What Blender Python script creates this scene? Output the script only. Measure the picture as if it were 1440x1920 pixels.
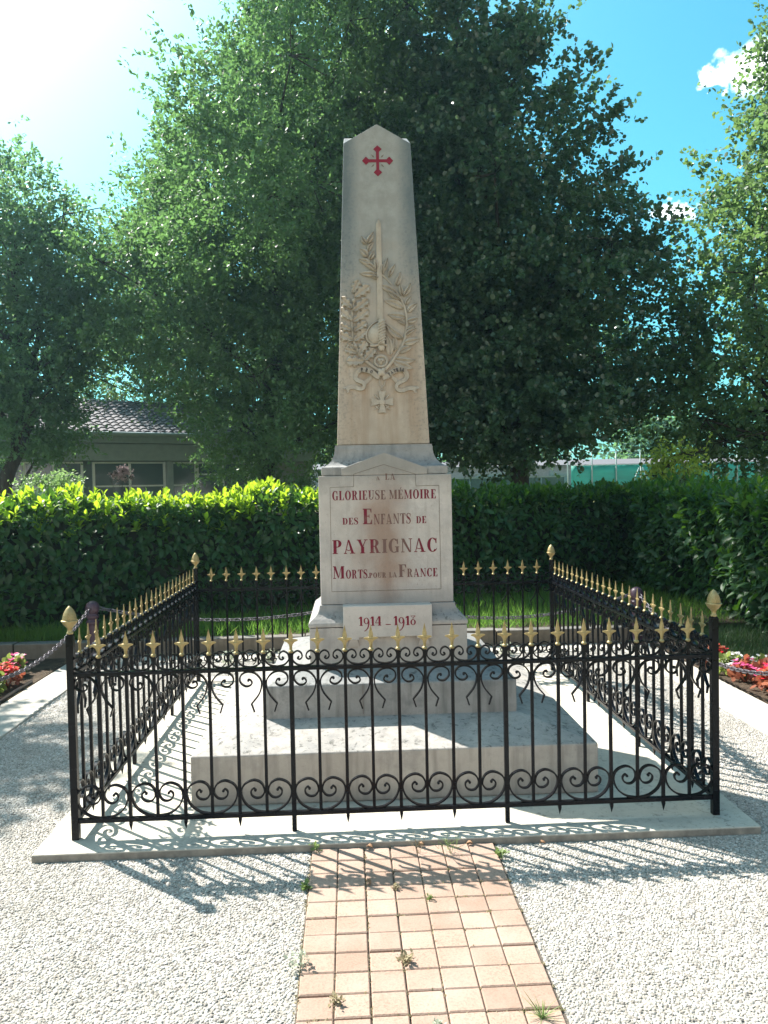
import bpy, bmesh, math, random
import numpy as np
from mathutils import Vector, Matrix
for o in list(bpy.data.objects): bpy.data.objects.remove(o)
SC = bpy.context.scene; COL = SC.collection
R = math.radians; PI = math.pi
rng = np.random.default_rng(7); random.seed(7)

# ------------------------------------------------------------------ camera
cam = bpy.data.cameras.new('camera'); cam_o = bpy.data.objects.new('camera', cam); COL.objects.link(cam_o)
CX, CY, CZ, YAW, PITCH, ROLL = -0.221, -5.1712, 1.59, 0.0455, -0.0304, -0.0197
fw = Vector((math.sin(YAW)*math.cos(PITCH), math.cos(YAW)*math.cos(PITCH), math.sin(PITCH)))
rt = fw.cross(Vector((0, 0, 1))).normalized(); up = rt.cross(fw)
r2 = math.cos(ROLL)*rt + math.sin(ROLL)*up; u2 = -math.sin(ROLL)*rt + math.cos(ROLL)*up
cam_o.matrix_world = Matrix(((r2.x, u2.x, -fw.x, CX), (r2.y, u2.y, -fw.y, CY), (r2.z, u2.z, -fw.z, CZ), (0, 0, 0, 1)))
cam.sensor_fit = 'HORIZONTAL'; cam.sensor_width = 36; cam.lens = 1486/1440*36; cam.clip_start = .05; cam.clip_end = 2000
SC.camera = cam_o
SC.render.resolution_x = 768; SC.render.resolution_y = 1024

# ------------------------------------------------------------------ light
SUN_AZ, SUN_EL = R(-49.3), R(48.8)          # azimuth from +Y towards +X, elevation
sun_dir = Vector((math.sin(SUN_AZ)*math.cos(SUN_EL), math.cos(SUN_AZ)*math.cos(SUN_EL), math.sin(SUN_EL)))
sl = bpy.data.lights.new('sun', 'SUN'); sl.energy = 5.0; sl.angle = R(.53); sl.color = (1, .95, .89)
so = bpy.data.objects.new('sun', sl); COL.objects.link(so)
so.rotation_euler = sun_dir.to_track_quat('Z', 'Y').to_euler()
SC.view_settings.view_transform = 'Standard'; SC.view_settings.look = 'None'
SC.view_settings.exposure = 1.6; SC.view_settings.gamma = 1

W = bpy.data.worlds.new('World'); SC.world = W; W.use_nodes = True
wt = W.node_tree; wt.nodes.clear()
def wn(t, **k):
    n = wt.nodes.new(t)
    for a, b in k.items(): setattr(n, a, b)
    return n
def wl(a, b): wt.links.new(a, b)
sky = wn('ShaderNodeTexSky', sky_type='NISHITA', sun_disc=False)
sky.sun_elevation = SUN_EL; sky.sun_rotation = SUN_AZ
sky.air_density = 1.0; sky.dust_density = 1.6; sky.ozone_density = 1.0
tint = wn('ShaderNodeMix', data_type='RGBA', blend_type='MULTIPLY'); tint.inputs[0].default_value = 1
wl(sky.outputs[0], tint.inputs[6]); tint.inputs[7].default_value = (.45, 1.30, 1.26, 1)
wtc = wn('ShaderNodeTexCoord')
def vm(op, a, b=None):
    n = wn('ShaderNodeVectorMath', operation=op)
    for i, x in enumerate((a, b)):
        if x is None: continue
        if isinstance(x, (tuple, list, Vector)): n.inputs[i].default_value = tuple(x)
        else: wl(x, n.inputs[i])
    return n.outputs['Value'] if op in ('DOT_PRODUCT', 'LENGTH') else n.outputs[0]
def mt(op, a, b=None, clamp=False, tree=None):
    n = wn('ShaderNodeMath', operation=op, use_clamp=clamp)
    for i, x in enumerate((a, b)):
        if x is None: continue
        if isinstance(x, (int, float)): n.inputs[i].default_value = x
        else: wl(x, n.inputs[i])
    return n.outputs[0]
wdir = wtc.outputs['Generated']
cn = wn('ShaderNodeTexNoise'); cn.inputs['Scale'].default_value = 22; cn.inputs['Detail'].default_value = 7; cn.inputs['Roughness'].default_value = .58
wl(wdir, cn.inputs['Vector'])
cur = tint.outputs[2]
# bright glow added to the sky round the sun, imitating lens flare
dt = vm('DOT_PRODUCT', wdir, sun_dir)
veil = mt('POWER', mt('MAXIMUM', dt, 0), 9.5)
vs = mt('MULTIPLY', veil, 1.0, clamp=True)
vmix = wn('ShaderNodeMix', data_type='RGBA'); wl(vs, vmix.inputs[0]); wl(cur, vmix.inputs[6]); vmix.inputs[7].default_value = (16, 17, 17.5, 1)
cur = vmix.outputs[2]
# unseen broken cloud added low behind the viewer to light the stone faces
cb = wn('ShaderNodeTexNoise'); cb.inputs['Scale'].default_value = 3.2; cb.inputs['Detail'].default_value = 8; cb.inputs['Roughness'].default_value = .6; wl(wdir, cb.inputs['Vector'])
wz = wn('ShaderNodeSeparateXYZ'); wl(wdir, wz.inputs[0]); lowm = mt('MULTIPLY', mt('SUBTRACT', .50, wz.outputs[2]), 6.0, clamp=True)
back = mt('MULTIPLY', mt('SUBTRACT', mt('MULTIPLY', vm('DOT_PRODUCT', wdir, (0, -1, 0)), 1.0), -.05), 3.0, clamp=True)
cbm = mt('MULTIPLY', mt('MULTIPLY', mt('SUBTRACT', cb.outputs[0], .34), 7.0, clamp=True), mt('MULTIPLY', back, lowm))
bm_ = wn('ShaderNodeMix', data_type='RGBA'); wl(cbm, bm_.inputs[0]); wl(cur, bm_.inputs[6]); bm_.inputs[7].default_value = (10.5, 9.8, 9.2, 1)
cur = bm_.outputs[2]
cn2 = wn('ShaderNodeTexNoise'); cn2.inputs['Scale'].default_value = 70; cn2.inputs['Detail'].default_value = 6; wl(wdir, cn2.inputs['Vector'])
# the cumulus clouds
for c, rx, ry, ns, nz, sft in (((.4350, .7920, .4190), .060, .027, .9, cn, 2.0), ((.3692, .8790, .3013), .034, .012, 1.2, cn2, 1.4), ((.4010, .8110, .4190), .030, .014, 1.2, cn2, 1.6)):
    c = Vector(c).normalized(); ex = c.cross(Vector((0, 0, 1))).normalized(); ez = ex.cross(c)
    a = mt('DIVIDE', vm('DOT_PRODUCT', wdir, ex), rx); b = mt('DIVIDE', vm('DOT_PRODUCT', wdir, ez), ry)
    d = mt('SQRT', mt('ADD', mt('MULTIPLY', a, a), mt('MULTIPLY', b, b)))
    front = mt('GREATER_THAN', vm('DOT_PRODUCT', wdir, c), 0)
    dens = mt('ADD', mt('SUBTRACT', 1.0, d), mt('MULTIPLY', mt('SUBTRACT', nz.outputs[0], .5), 2.4*ns))
    mask = mt('MULTIPLY', mt('MULTIPLY', dens, sft, clamp=True), front)
    cm = wn('ShaderNodeMix', data_type='RGBA'); wl(mask, cm.inputs[0]); wl(cur, cm.inputs[6]); cm.inputs[7].default_value = (15, 15.5, 16, 1)
    cur = cm.outputs[2]
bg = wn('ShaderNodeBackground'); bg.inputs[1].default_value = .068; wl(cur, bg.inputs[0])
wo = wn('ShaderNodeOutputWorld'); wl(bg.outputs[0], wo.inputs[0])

# ------------------------------------------------------------------ helpers
def tag(o, label=None, cat=None, group=None, kind=None):
    if label: o['label'] = label
    if cat: o['category'] = cat
    if group: o['group'] = group
    if kind: o['kind'] = kind
    return o
def thing(name, label, cat, loc=(0, 0, 0), rz=0, group=None):
    o = bpy.data.objects.new(name, None); COL.objects.link(o); o.location = loc; o.rotation_euler = (0, 0, rz)
    o.empty_display_size = .1
    return tag(o, label, cat, group)
def fast(name, V, F, mat, parent=None, smooth=False):
    V = np.asarray(V, dtype=np.float32); F = np.asarray(F, dtype=np.int32); k = F.shape[1]
    me = bpy.data.meshes.new(name); me.vertices.add(len(V)); me.vertices.foreach_set('co', V.ravel())
    me.loops.add(F.size); me.loops.foreach_set('vertex_index', F.ravel())
    me.polygons.add(len(F)); me.polygons.foreach_set('loop_start', np.arange(0, F.size, k, dtype=np.int32))
    me.polygons.foreach_set('loop_total', np.full(len(F), k, dtype=np.int32))
    if smooth: me.polygons.foreach_set('use_smooth', np.ones(len(F), dtype=bool))
    me.materials.append(mat); me.update(); me.validate()
    o = bpy.data.objects.new(name, me); COL.objects.link(o)
    if parent: o.parent = parent
    return o
def cat_rom(P, n=8, closed=False):
    P = [np.array(p, float) for p in P]; out = []; m = len(P)
    for i in range(m if closed else m-1):
        if closed: a, b, c, d = P[i-1], P[i], P[(i+1) % m], P[(i+2) % m]
        else: a, b, c, d = P[max(i-1, 0)], P[i], P[i+1], P[min(i+2, m-1)]
        for k in range(n):
            t = k/n
            out.append(.5*((2*b)+(c-a)*t+(2*a-5*b+4*c-d)*t*t+(3*b-a-3*c+d)*t**3))
    if not closed: out.append(P[-1])
    return out
class MB:
    def __init__(s): s.v = []; s.f = []
    def add(s, vs, fs):
        k = len(s.v); s.v += [tuple(float(c) for c in p) for p in vs]; s.f += [tuple(i+k for i in f) for f in fs]; return s
    def box(s, x0, x1, y0, y1, z0, z1):
        return s.add([(x0, y0, z0), (x1, y0, z0), (x1, y1, z0), (x0, y1, z0), (x0, y0, z1), (x1, y0, z1), (x1, y1, z1), (x0, y1, z1)],
                     [(0, 3, 2, 1), (4, 5, 6, 7), (0, 1, 5, 4), (1, 2, 6, 5), (2, 3, 7, 6), (3, 0, 4, 7)])
    def frus(s, levels, cap=True):      # square levels (half x, half y, z)
        vs = []; fs = []
        for hx, hy, z in levels: vs += [(-hx, -hy, z), (hx, -hy, z), (hx, hy, z), (-hx, hy, z)]
        for i in range(len(levels)-1):
            for k in range(4):
                a = i*4+k; b = i*4+(k+1) % 4; fs.append((a, b, b+4, a+4))
        if cap: fs.append((3, 2, 1, 0)); n = 4*(len(levels)-1); fs.append((n, n+1, n+2, n+3))
        return s.add(vs, fs)
    def tube(s, P, r, n=8, caps=True, up=(0, 0, 1)):
        P = [Vector(p) for p in P]; m = len(P)
        if not hasattr(r, '__len__'): r = [r]*m
        vs = []; fs = []; prev = None
        for i, p in enumerate(P):
            t = (P[min(i+1, m-1)]-P[max(i-1, 0)]).normalized()
            if prev is None:
                a = Vector(up) if abs(t.dot(Vector(up))) < .95 else Vector((1, 0, 0))
                e = t.cross(a).normalized()
            else: e = (prev-t*prev.dot(t)).normalized()
            prev = e; g = t.cross(e)
            for k in range(n):
                an = 2*PI*k/n; vs.append(p+(e*math.cos(an)+g*math.sin(an))*r[i])
        for i in range(m-1):
            for k in range(n):
                a = i*n+k; b = i*n+(k+1) % n; fs.append((a, b, b+n, a+n))
        if caps: fs.append(tuple(range(n))[::-1]); fs.append(tuple(range((m-1)*n, m*n)))
        return s.add(vs, fs)
    def lathe(s, prof, n=24, c=(0, 0), mod=None):
        vs = []; fs = []; m = len(prof)
        for i, (r, z) in enumerate(prof):
            for k in range(n):
                a = 2*PI*k/n; rr = r*(mod(a, i/(m-1)) if mod else 1)
                vs.append((c[0]+rr*math.cos(a), c[1]+rr*math.sin(a), z))
        for i in range(m-1):
            for k in range(n):
                a = i*n+k; b = i*n+(k+1) % n; fs.append((a, b, b+n, a+n))
        fs.append(tuple(range(n))[::-1]); fs.append(tuple(range((m-1)*n, m*n)))
        return s.add(vs, fs)
    def prism(s, poly, y0, y1):          # poly in (x,z), extruded along y; y0 is the front
        n = len(poly); ar = sum(poly[i][0]*poly[(i+1) % n][1]-poly[(i+1) % n][0]*poly[i][1] for i in range(n))
        if ar < 0: poly = poly[::-1]
        vs = [(x, y0, z) for x, z in poly]+[(x, y1, z) for x, z in poly]
        fs = [tuple(range(n)), tuple(range(n, 2*n))[::-1]]+[(i, i+n, (i+1) % n+n, (i+1) % n) for i in range(n)]
        return s.add(vs, fs)
    def build(s, name, mat, parent=None, smooth=False, bevel=0, seg=2, auto=None):
        me = bpy.data.meshes.new(name); me.from_pydata(s.v, [], s.f); me.materials.append(mat)
        bm = bmesh.new(); bm.from_mesh(me); bmesh.ops.recalc_face_normals(bm, faces=bm.faces); bm.to_mesh(me); bm.free()
        if smooth:
            for p in me.polygons: p.use_smooth = True
            if auto: me.set_sharp_from_angle(angle=R(auto))
        o = bpy.data.objects.new(name, me); COL.objects.link(o)
        if parent: o.parent = parent
        if bevel:
            b = o.modifiers.new('b', 'BEVEL'); b.width = bevel; b.segments = seg; b.limit_method = 'ANGLE'; b.angle_limit = R(35)
        return o
def child(src, parent, loc=None, scale=None, name=None):
    c = src.copy(); COL.objects.link(c); c.parent = parent
    if loc is not None: c.location = loc
    if scale is not None: c.scale = scale
    return c

# ------------------------------------------------------------------ materials
class NT:
    def __init__(s, name):
        s.m = bpy.data.materials.new(name); s.m.use_nodes = True; s.t = s.m.node_tree; s.t.nodes.clear()
        s.out = s.n('ShaderNodeOutputMaterial'); s.b = s.n('ShaderNodeBsdfPrincipled'); s.l(s.b.outputs[0], s.out.inputs[0])
        s.tc = s.n('ShaderNodeTexCoord'); s.obj = s.tc.outputs['Object']
    def n(s, t, **k):
        n = s.t.nodes.new(t)
        for a, b in k.items(): setattr(n, a, b)
        return n
    def l(s, a, b): s.t.links.new(a, b)
    def put(s, x, sock):
        if isinstance(x, bpy.types.NodeSocket): s.l(x, sock)
        elif isinstance(x, tuple) and len(x) == 3 and sock.type == 'RGBA': sock.default_value = (*x, 1)
        else: sock.default_value = x
    def noise(s, scale, detail=5, rough=.55, vec=None, dist=0, out=0):
        n = s.n('ShaderNodeTexNoise'); n.inputs['Scale'].default_value = scale; n.inputs['Detail'].default_value = detail
        n.inputs['Roughness'].default_value = rough; n.inputs['Distortion'].default_value = dist
        s.l(vec or s.obj, n.inputs['Vector']); return n.outputs[out]
    def voro(s, scale, vec=None, feature='F1', out='Distance', rnd=1):
        n = s.n('ShaderNodeTexVoronoi', feature=feature); n.inputs['Scale'].default_value = scale; n.inputs['Randomness'].default_value = rnd
        s.l(vec or s.obj, n.inputs['Vector']); return n.outputs[out]
    def scaled(s, v): 
        n = s.n('ShaderNodeMapping'); n.inputs['Scale'].default_value = v; s.l(s.obj, n.inputs['Vector']); return n.outputs[0]
    def ramp(s, x, a, b, lo=0.0, hi=1.0):
        n = s.n('ShaderNodeMapRange'); n.inputs[1].default_value = a; n.inputs[2].default_value = b
        n.inputs[3].default_value = lo; n.inputs[4].default_value = hi; s.l(x, n.inputs[0]); return n.outputs[0]
    def math(s, op, a, b=None, clamp=False):
        n = s.n('ShaderNodeMath', operation=op, use_clamp=clamp); s.put(a, n.inputs[0])
        if b is not None: s.put(b, n.inputs[1])
        return n.outputs[0]
    def mix(s, f, a, b, mode='MIX'):
        n = s.n('ShaderNodeMix', data_type='RGBA', blend_type=mode); s.put(f, n.inputs[0]); s.put(a, n.inputs[6]); s.put(b, n.inputs[7]); return n.outputs[2]
    def xyz(s, vec=None):
        n = s.n('ShaderNodeSeparateXYZ'); s.l(vec or s.obj, n.inputs[0]); return n.outputs
    def bump(s, h, strength=.3, dist=.01, prev=None):
        n = s.n('ShaderNodeBump'); n.inputs['Strength'].default_value = strength; n.inputs['Distance'].default_value = dist; s.l(h, n.inputs['Height'])
        if prev: s.l(prev, n.inputs['Normal'])
        return n.outputs[0]
    def done(s, col, rough=.8, normal=None, metal=0, spec=.5, **k):
        s.put(col, s.b.inputs['Base Color']); s.put(rough, s.b.inputs['Roughness']); s.b.inputs['Metallic'].default_value = metal
        s.b.inputs['Specular IOR Level'].default_value = spec
        if normal: s.l(normal, s.b.inputs['Normal'])
        for a, b in k.items(): s.put(b, s.b.inputs[a])
        return s.m
def simple(name, col, rough=.7, var=.15, scale=6, bump=.1, metal=0, spec=.5):
    t = NT(name); n = t.noise(scale, 6); d = tuple(c*(1-var*2) for c in col); e = tuple(min(1, c*(1+var)) for c in col)
    return t.done(t.mix(t.ramp(n, .3, .7), d, e), rough, t.bump(n, bump, .01), metal, spec)
def leaf_mat(name, ca, cb, trans=.45, rough=.45, tcol=None, spec=.4):
    t = NT(name); g = t.n('ShaderNodeNewGeometry'); rnd = g.outputs['Random Per Island']
    big = t.noise(.9, 3)
    c = t.mix(rnd, ca, cb); c = t.mix(t.ramp(big, .35, .65, 0, .45), c, tuple(min(1, x*1.7) for x in cb))
    t.done(c, rough, spec=spec)
    tr = t.n('ShaderNodeBsdfTranslucent'); tc = t.mix(rnd, tuple(min(1, x*1.8) for x in (tcol or ca)), tuple(min(1, x*2.2) for x in (tcol or cb)))
    t.l(tc, tr.inputs[0]); ms = t.n('ShaderNodeMixShader'); ms.inputs[0].default_value = trans
    t.l(t.b.outputs[0], ms.inputs[1]); t.l(tr.outputs[0], ms.inputs[2]); t.l(ms.outputs[0], t.out.inputs[0]); return t.m
def stone(name, a, b, lichen=0.0, topdirt_shade=0.0, weather=None, stain=0.0, fine=90, obelisk=False, drip=0.0, side=0.0):
    t = NT(name); n1 = t.noise(2.2, 6, .6); n2 = t.noise(14, 8, .65); n3 = t.noise(fine, 4, .6)
    c = t.mix(t.ramp(n1, .32, .68), a, b)
    c = t.mix(t.ramp(n2, .45, .8, 0, .5), c, tuple(x*.72 for x in a))
    sp = t.noise(55, 6, .7)
    c = t.mix(t.ramp(sp, .62, .72, 0, .55), c, tuple(x*.5 for x in a))
    x, y, z = t.xyz()
    if drip:     # vertical run marks
        st = t.noise(1.0, 5, .6, vec=t.scaled((16, 16, 1.6)))
        c = t.mix(t.ramp(st, .48, .72, 0, drip), c, tuple(q*.50 for q in a))
        bl = t.noise(4.5, 7, .72); c = t.mix(t.ramp(bl, .50, .66, 0, drip*.8), c, tuple(q*.62*k for q, k in zip(a, (.95, 1.0, 1.08))))
    if obelisk:  # grey lichen film on the upper shaft and along the right-hand edge; ochre run-off marks below the carving
        g1 = t.math('ADD', z, t.math('MULTIPLY', t.math('SUBTRACT', n1, .5), 1.6))
        c = t.mix(t.ramp(g1, 2.55, 3.05, 0, .75), c, (.21, .215, .205))
        c = t.mix(t.math('MULTIPLY', t.ramp(n2, .42, .62, 0, .6), t.ramp(g1, 2.5, 3.2)), c, (.34, .33, .30))
        c = t.mix(t.math('MULTIPLY', t.ramp(sp, .50, .62, 0, .7), t.ramp(t.math('ABSOLUTE', x), .10, .20)), c, (.13, .14, .14))
        ex = t.math('ADD', t.math('ABSOLUTE', x), t.math('MULTIPLY', t.math('SUBTRACT', n2, .5), .12))
        ez = t.ramp(z, 2.5, 3.3)
        c = t.mix(t.math('MULTIPLY', t.ramp(ex, .11, .19, 0, .85), ez), c, (.10, .12, .125))
        st = t.noise(1.0, 4, .6, vec=t.scaled((11, 11, 1.1)))
        br = t.math('MULTIPLY', t.ramp(st, .42, .68), t.math('MULTIPLY', t.ramp(z, 2.7, 2.3), t.ramp(t.math('ABSOLUTE', x), .26, .17)))
        c = t.mix(t.math('MULTIPLY', br, .85), c, (.20, .12, .07))
        c = t.mix(t.ramp(z, 2.9, 2.2, 0, .34), c, (.40, .30, .21))
    if stain:    # rusty damp mark down the middle of the face
        ax = t.math('ADD', t.math('ABSOLUTE', t.math('SUBTRACT', x, .0)), t.math('MULTIPLY', t.math('SUBTRACT', t.noise(3.5, 5), .5), .5))
        c = t.mix(t.math('MULTIPLY', t.ramp(ax, .17, .03), t.ramp(z, 1.75, 1.45, 0, stain)), c, (.27, .17, .12))
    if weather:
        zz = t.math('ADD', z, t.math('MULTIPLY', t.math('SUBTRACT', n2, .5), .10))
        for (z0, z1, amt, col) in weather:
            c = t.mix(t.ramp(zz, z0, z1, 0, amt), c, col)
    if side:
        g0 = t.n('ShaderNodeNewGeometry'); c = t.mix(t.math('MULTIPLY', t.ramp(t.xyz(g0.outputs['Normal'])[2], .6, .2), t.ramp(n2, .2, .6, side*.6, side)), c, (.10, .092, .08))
    if topdirt_shade:
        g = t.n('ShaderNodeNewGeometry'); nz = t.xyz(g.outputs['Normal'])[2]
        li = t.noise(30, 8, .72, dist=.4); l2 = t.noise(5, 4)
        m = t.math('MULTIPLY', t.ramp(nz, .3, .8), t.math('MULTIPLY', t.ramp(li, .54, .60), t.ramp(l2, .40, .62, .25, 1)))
        c = t.mix(t.math('MULTIPLY', t.ramp(nz, .3, .8), t.ramp(l2, .30, .62, topdirt_shade*.30, topdirt_shade*.62)), c, (.17, .18, .18))  # grey mixed into upward faces to deepen the shade on the steps
        c = t.mix(t.math('MULTIPLY', m, topdirt_shade), c, (.06, .06, .05))
    h = t.math('ADD', t.math('MULTIPLY', n3, .4), t.math('ADD', n2, t.math('MULTIPLY', sp, .8)))
    return t.done(c, .9, t.bump(h, .35, .006), spec=.25)
TR = {'blade':[[-4,3202],[-16,3167],[-18,2601],[17,2601],[13,3166]],'bowl':[[26,2599],[-25,2589],[-69,2559],[-94,2514],[-90,2474],[-63,2445],[-23,2435],[31,2438]],'grip':[[-26,2584],[26,2589],[22,2447],[-16,2443]],'pommel':[[-22,2432],[22,2431],[11,2405],[-15,2405]],'ring':[[-7,2346],[36,2346]],'laurel':[[-19,2885,-117,2948,18],[-20,2867,-121,2874,19],[-11,2848,-59,2856,11],[-19,2896,-29,2976,14],[92,2759,-1,2802,23],[122,2713,35,2776,18],[138,2662,22,2709,26],[148,2610,42,2627,24],[147,2565,94,2597,16],[134,2480,25,2575,26],[49,2379,29,2504,25],[78,2407,80,2503,18],[15,2881,48,2966,14],[51,2850,93,2929,16],[93,2798,123,2881,19],[128,2741,116,2812,15],[139,2735,184,2815,18],[150,2684,183,2735,13],[160,2639,221,2692,19],[155,2582,222,2604,18],[149,2525,201,2559,16],[147,2502,212,2541,15],[130,2451,233,2479,23],[104,2395,187,2431,21],[72,2361,202,2351,22],[66,2344,187,2300,24],[15,2867,33,2947,14],[-75,3049,-106,3099,17],[-75,3053,-34,3124,19],[-70,3006,-34,3063,15],[-71,2974,-120,3021,22],[-60,2956,-32,3010,14],[-53,2928,-126,2960,20],[-32,2906,-16,2985,14]],'lstem':[[-4,2280],[37,2316],[83,2373],[130,2451],[152,2536],[154,2616],[136,2690],[92,2770],[37,2844],[-19,2890],[-63,2956],[-73,3049]],'oak':[[-155,2732,-78,2791,65],[-166,2755,-134,2826,49],[-171,2665,-229,2722,54],[-175,2597,-243,2657,54],[-166,2647,-84,2709,59],[-168,2585,-85,2647,59],[-174,2534,-244,2563,43],[-169,2472,-248,2512,57],[-164,2528,-95,2576,51],[-165,2469,-94,2528,59],[-146,2398,-210,2419,43],[-151,2421,-198,2450,32],[-134,2392,-96,2457,57],[-104,2352,-49,2414,59],[-104,2347,-197,2348,65]],'ostem':[[-150,2744],[-165,2676],[-173,2619],[-173,2551],[-169,2483],[-143,2409],[-98,2352],[-21,2292]],'rib':[[-15,2249],[-37,2259],[-64,2282],[-94,2293],[-118,2296],[-144,2286],[-158,2262],[-155,2240],[-137,2228],[-117,2220],[-108,2204],[-116,2186],[-138,2182],[-170,2194],[-198,2191],[-222,2173]],'ribR':[[3,2248],[27,2254],[48,2271],[72,2285],[104,2294],[132,2288],[148,2262],[141,2238],[119,2224],[96,2213],[84,2195],[92,2175],[117,2168],[154,2181],[182,2182],[212,2169]],'pro':[[-94,2293]],'medal':[[-3,2102],[63,2101],[-1,2168]],'protx':[[-122,2298],[-64,2278]],'patria':[[38,2268],[126,2292]],'hang':[[-20,2236],[21,2236],[12,2200],[-2,2192],[-16,2200]],'cross':[[0,3556],[93,3556],[2,3645],[-91,3556],[-2,3459]],'frame':[[-334,987],[-323,1597],[-185,1600],[-183,1673],[-7,1726],[177,1667],[180,1597],[315,1598],[314,988]],'gable':[[-256,1672],[-255,1706],[-3,1798],[248,1703],[247,1665]],'text':{'A0':[-53,-30,1635,1635,22],'LA1':[0,60,1636,1635,37],'GLORIEUSE2':[-311,1,1522,1522,54],'MÉMOIRE3':[22,297,1523,1522,54],'DES4':[-254,-163,1379,1379,39],'E5':[-135,-79,1379,1378,91],'NFANTS6':[-71,146,1377,1378,60],'DE7':[178,237,1378,1378,41],'PAYRIGNAC8':[-316,298,1208,1209,81],'M9':[-316,-250,1063,1063,73],'ORTS10':[-241,-115,1062,1062,51],'POUR11':[-105,-5,1063,1063,30],'LA12':[13,58,1063,1063,30],'F13':[69,114,1064,1063,74],'RANCE14':[119,298,1063,1063,49]},'dateblk':[[-261,920],[250,910],[253,713],[161,714],[161,728],[-171,733],[-171,715],[-263,716]],'gutta1':[[-226,715],[-182,714],[-170,675],[-238,675]],'gutta2':[[172,714],[239,714],[249,675],[160,676]],'date':[[-173,799],[157,795],[-172,852],[-18,802],[11,802],[-41,762]]}
LIME_A, LIME_B = (.40, .355, .30), (.52, .475, .41)
M = {}
M['obelisk'] = stone('limestone_shaft', (.36, .30, .24), (.47, .395, .325), obelisk=True, drip=.42)
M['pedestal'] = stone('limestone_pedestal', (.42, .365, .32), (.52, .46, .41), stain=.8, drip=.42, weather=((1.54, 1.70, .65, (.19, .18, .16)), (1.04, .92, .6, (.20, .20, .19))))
M['cap'] = stone('limestone_cap', (.23, .215, .20), (.36, .335, .305), topdirt_shade=.9, drip=.6)
M['plinth'] = stone('limestone_plinth', (.41, .355, .305), (.49, .435, .38), topdirt_shade=.9, drip=.5, weather=((.785, .86, .55, (.17, .17, .165)),))
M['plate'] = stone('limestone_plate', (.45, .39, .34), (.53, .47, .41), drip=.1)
M['step'] = stone('limestone_step', (.24, .225, .205), (.37, .345, .315), topdirt_shade=1.0, drip=.85, weather=((.50, .56, .5, (.14, .14, .13)),))
M['lower_step'] = stone('limestone_lower_step', (.39, .34, .29), (.48, .43, .37), topdirt_shade=.95, drip=.7, weather=((.11, -.02, .6, (.16, .16, .15)),))
M['carving'] = stone('limestone_carving', (.30, .245, .19), (.46, .39, .315), drip=.4)
M['slab'] = stone('cast_concrete', (.48, .43, .35), (.60, .545, .44), topdirt_shade=.5, side=.85)
M['kerb'] = stone('kerb_concrete', (.36, .33, .28), (.47, .435, .375), topdirt_shade=.25)
M['oldkerb'] = stone('mossy_kerb', (.11, .09, .065), (.19, .16, .125), topdirt_shade=.8, drip=.5)

def paint_red(name, wear, c=(.155, .009, .024)):
    t = NT(name); x, y, z = t.xyz(); n = t.noise(24, 6, .7); n2 = t.noise(4.0, 4)
    ax = t.math('ABSOLUTE', t.math('SUBTRACT', x, .03))
    loss = t.math('ADD', t.math('MULTIPLY', t.ramp(ax, .24, .05), wear), t.math('MULTIPLY', t.math('SUBTRACT', n2, .5), .6))
    m = t.ramp(t.math('ADD', loss, t.math('MULTIPLY', n, .7)), .66, .90, 0, .88)
    return t.done(t.mix(m, c, (.15, .095, .075)), .7, t.bump(n, .2, .002), spec=.25)
M['red'] = paint_red('red_letter_paint', .60)
M['red_fresh'] = paint_red('red_numeral_paint', .12, (.19, .010, .026))
M['red_worn'] = paint_red('worn_letter_paint', .72)
M['engraved'] = simple('engraved_line', (.17, .13, .10), .9)
M['dark_letter'] = simple('ribbon_lettering', (.055, .045, .04), .8)

t = NT('black_iron_paint'); n = t.noise(60, 5); n2 = t.noise(7, 4); geo = t.n('ShaderNodeNewGeometry'); n3 = t.noise(26, 7, .75, vec=geo.outputs['Position'])
ic = t.mix(t.ramp(n3, .66, .72, 0, .8), t.mix(t.ramp(n2, .35, .7), (.003, .0035, .005), (.007, .0075, .010)), (.055, .026, .014))
M['iron'] = t.done(ic, t.ramp(n2, .3, .7, .16, .32), t.bump(n, .25, .002), spec=.18)
t = NT('gold_paint'); n = t.noise(50, 5)
M['gold'] = t.done(t.mix(t.ramp(n, .35, .7), (.27, .20, .08), (.38, .30, .145)), .48, t.bump(n, .3, .002), metal=.5)
t = NT('grey_chain_metal'); n = t.noise(40, 4)
M['chain'] = t.done(t.mix(n, (.06, .055, .065), (.12, .105, .12)), .4, metal=.3)
t = NT('plum_bollard_paint'); n = t.noise(12, 5)
M['bollard'] = t.done(t.mix(t.ramp(n, .3, .7), (.040, .016, .028), (.065, .030, .045)), .45, t.bump(n, .2, .004))

# washed pebble paving
t = NT('pebble_matrix'); v = t.voro(75); n = t.noise(3, 4)
M['gravel_bed'] = t.done(t.mix(t.ramp(v, .1, .6), t.mix(n, (.13, .115, .095), (.20, .18, .155)), (.30, .28, .24)), .9, t.bump(t.math('SUBTRACT', 1.0, v), .8, .01), spec=.2)
t = NT('pebbles'); g = t.n('ShaderNodeNewGeometry'); rnd = g.outputs['Random Per Island']
cr = t.n('ShaderNodeValToRGB'); t.l(rnd, cr.inputs[0]); e = cr.color_ramp.elements
e[0].color = (.22, .20, .17, 1); e[1].color = (.43, .41, .37, 1)
for p_, c_ in ((.08, (.15, .135, .12, 1)), (.2, (.31, .29, .26, 1)), (.5, (.38, .36, .325, 1)), (.7, (.34, .305, .26, 1)), (.85, (.47, .455, .42, 1))):
    q = cr.color_ramp.elements.new(p_); q.color = c_
gp_ = t.n('ShaderNodeNewGeometry').outputs['Position']; pn = t.noise(1.6, 6, .62, vec=gp_); pn2 = t.noise(9, 4, .6, vec=gp_)
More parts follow.
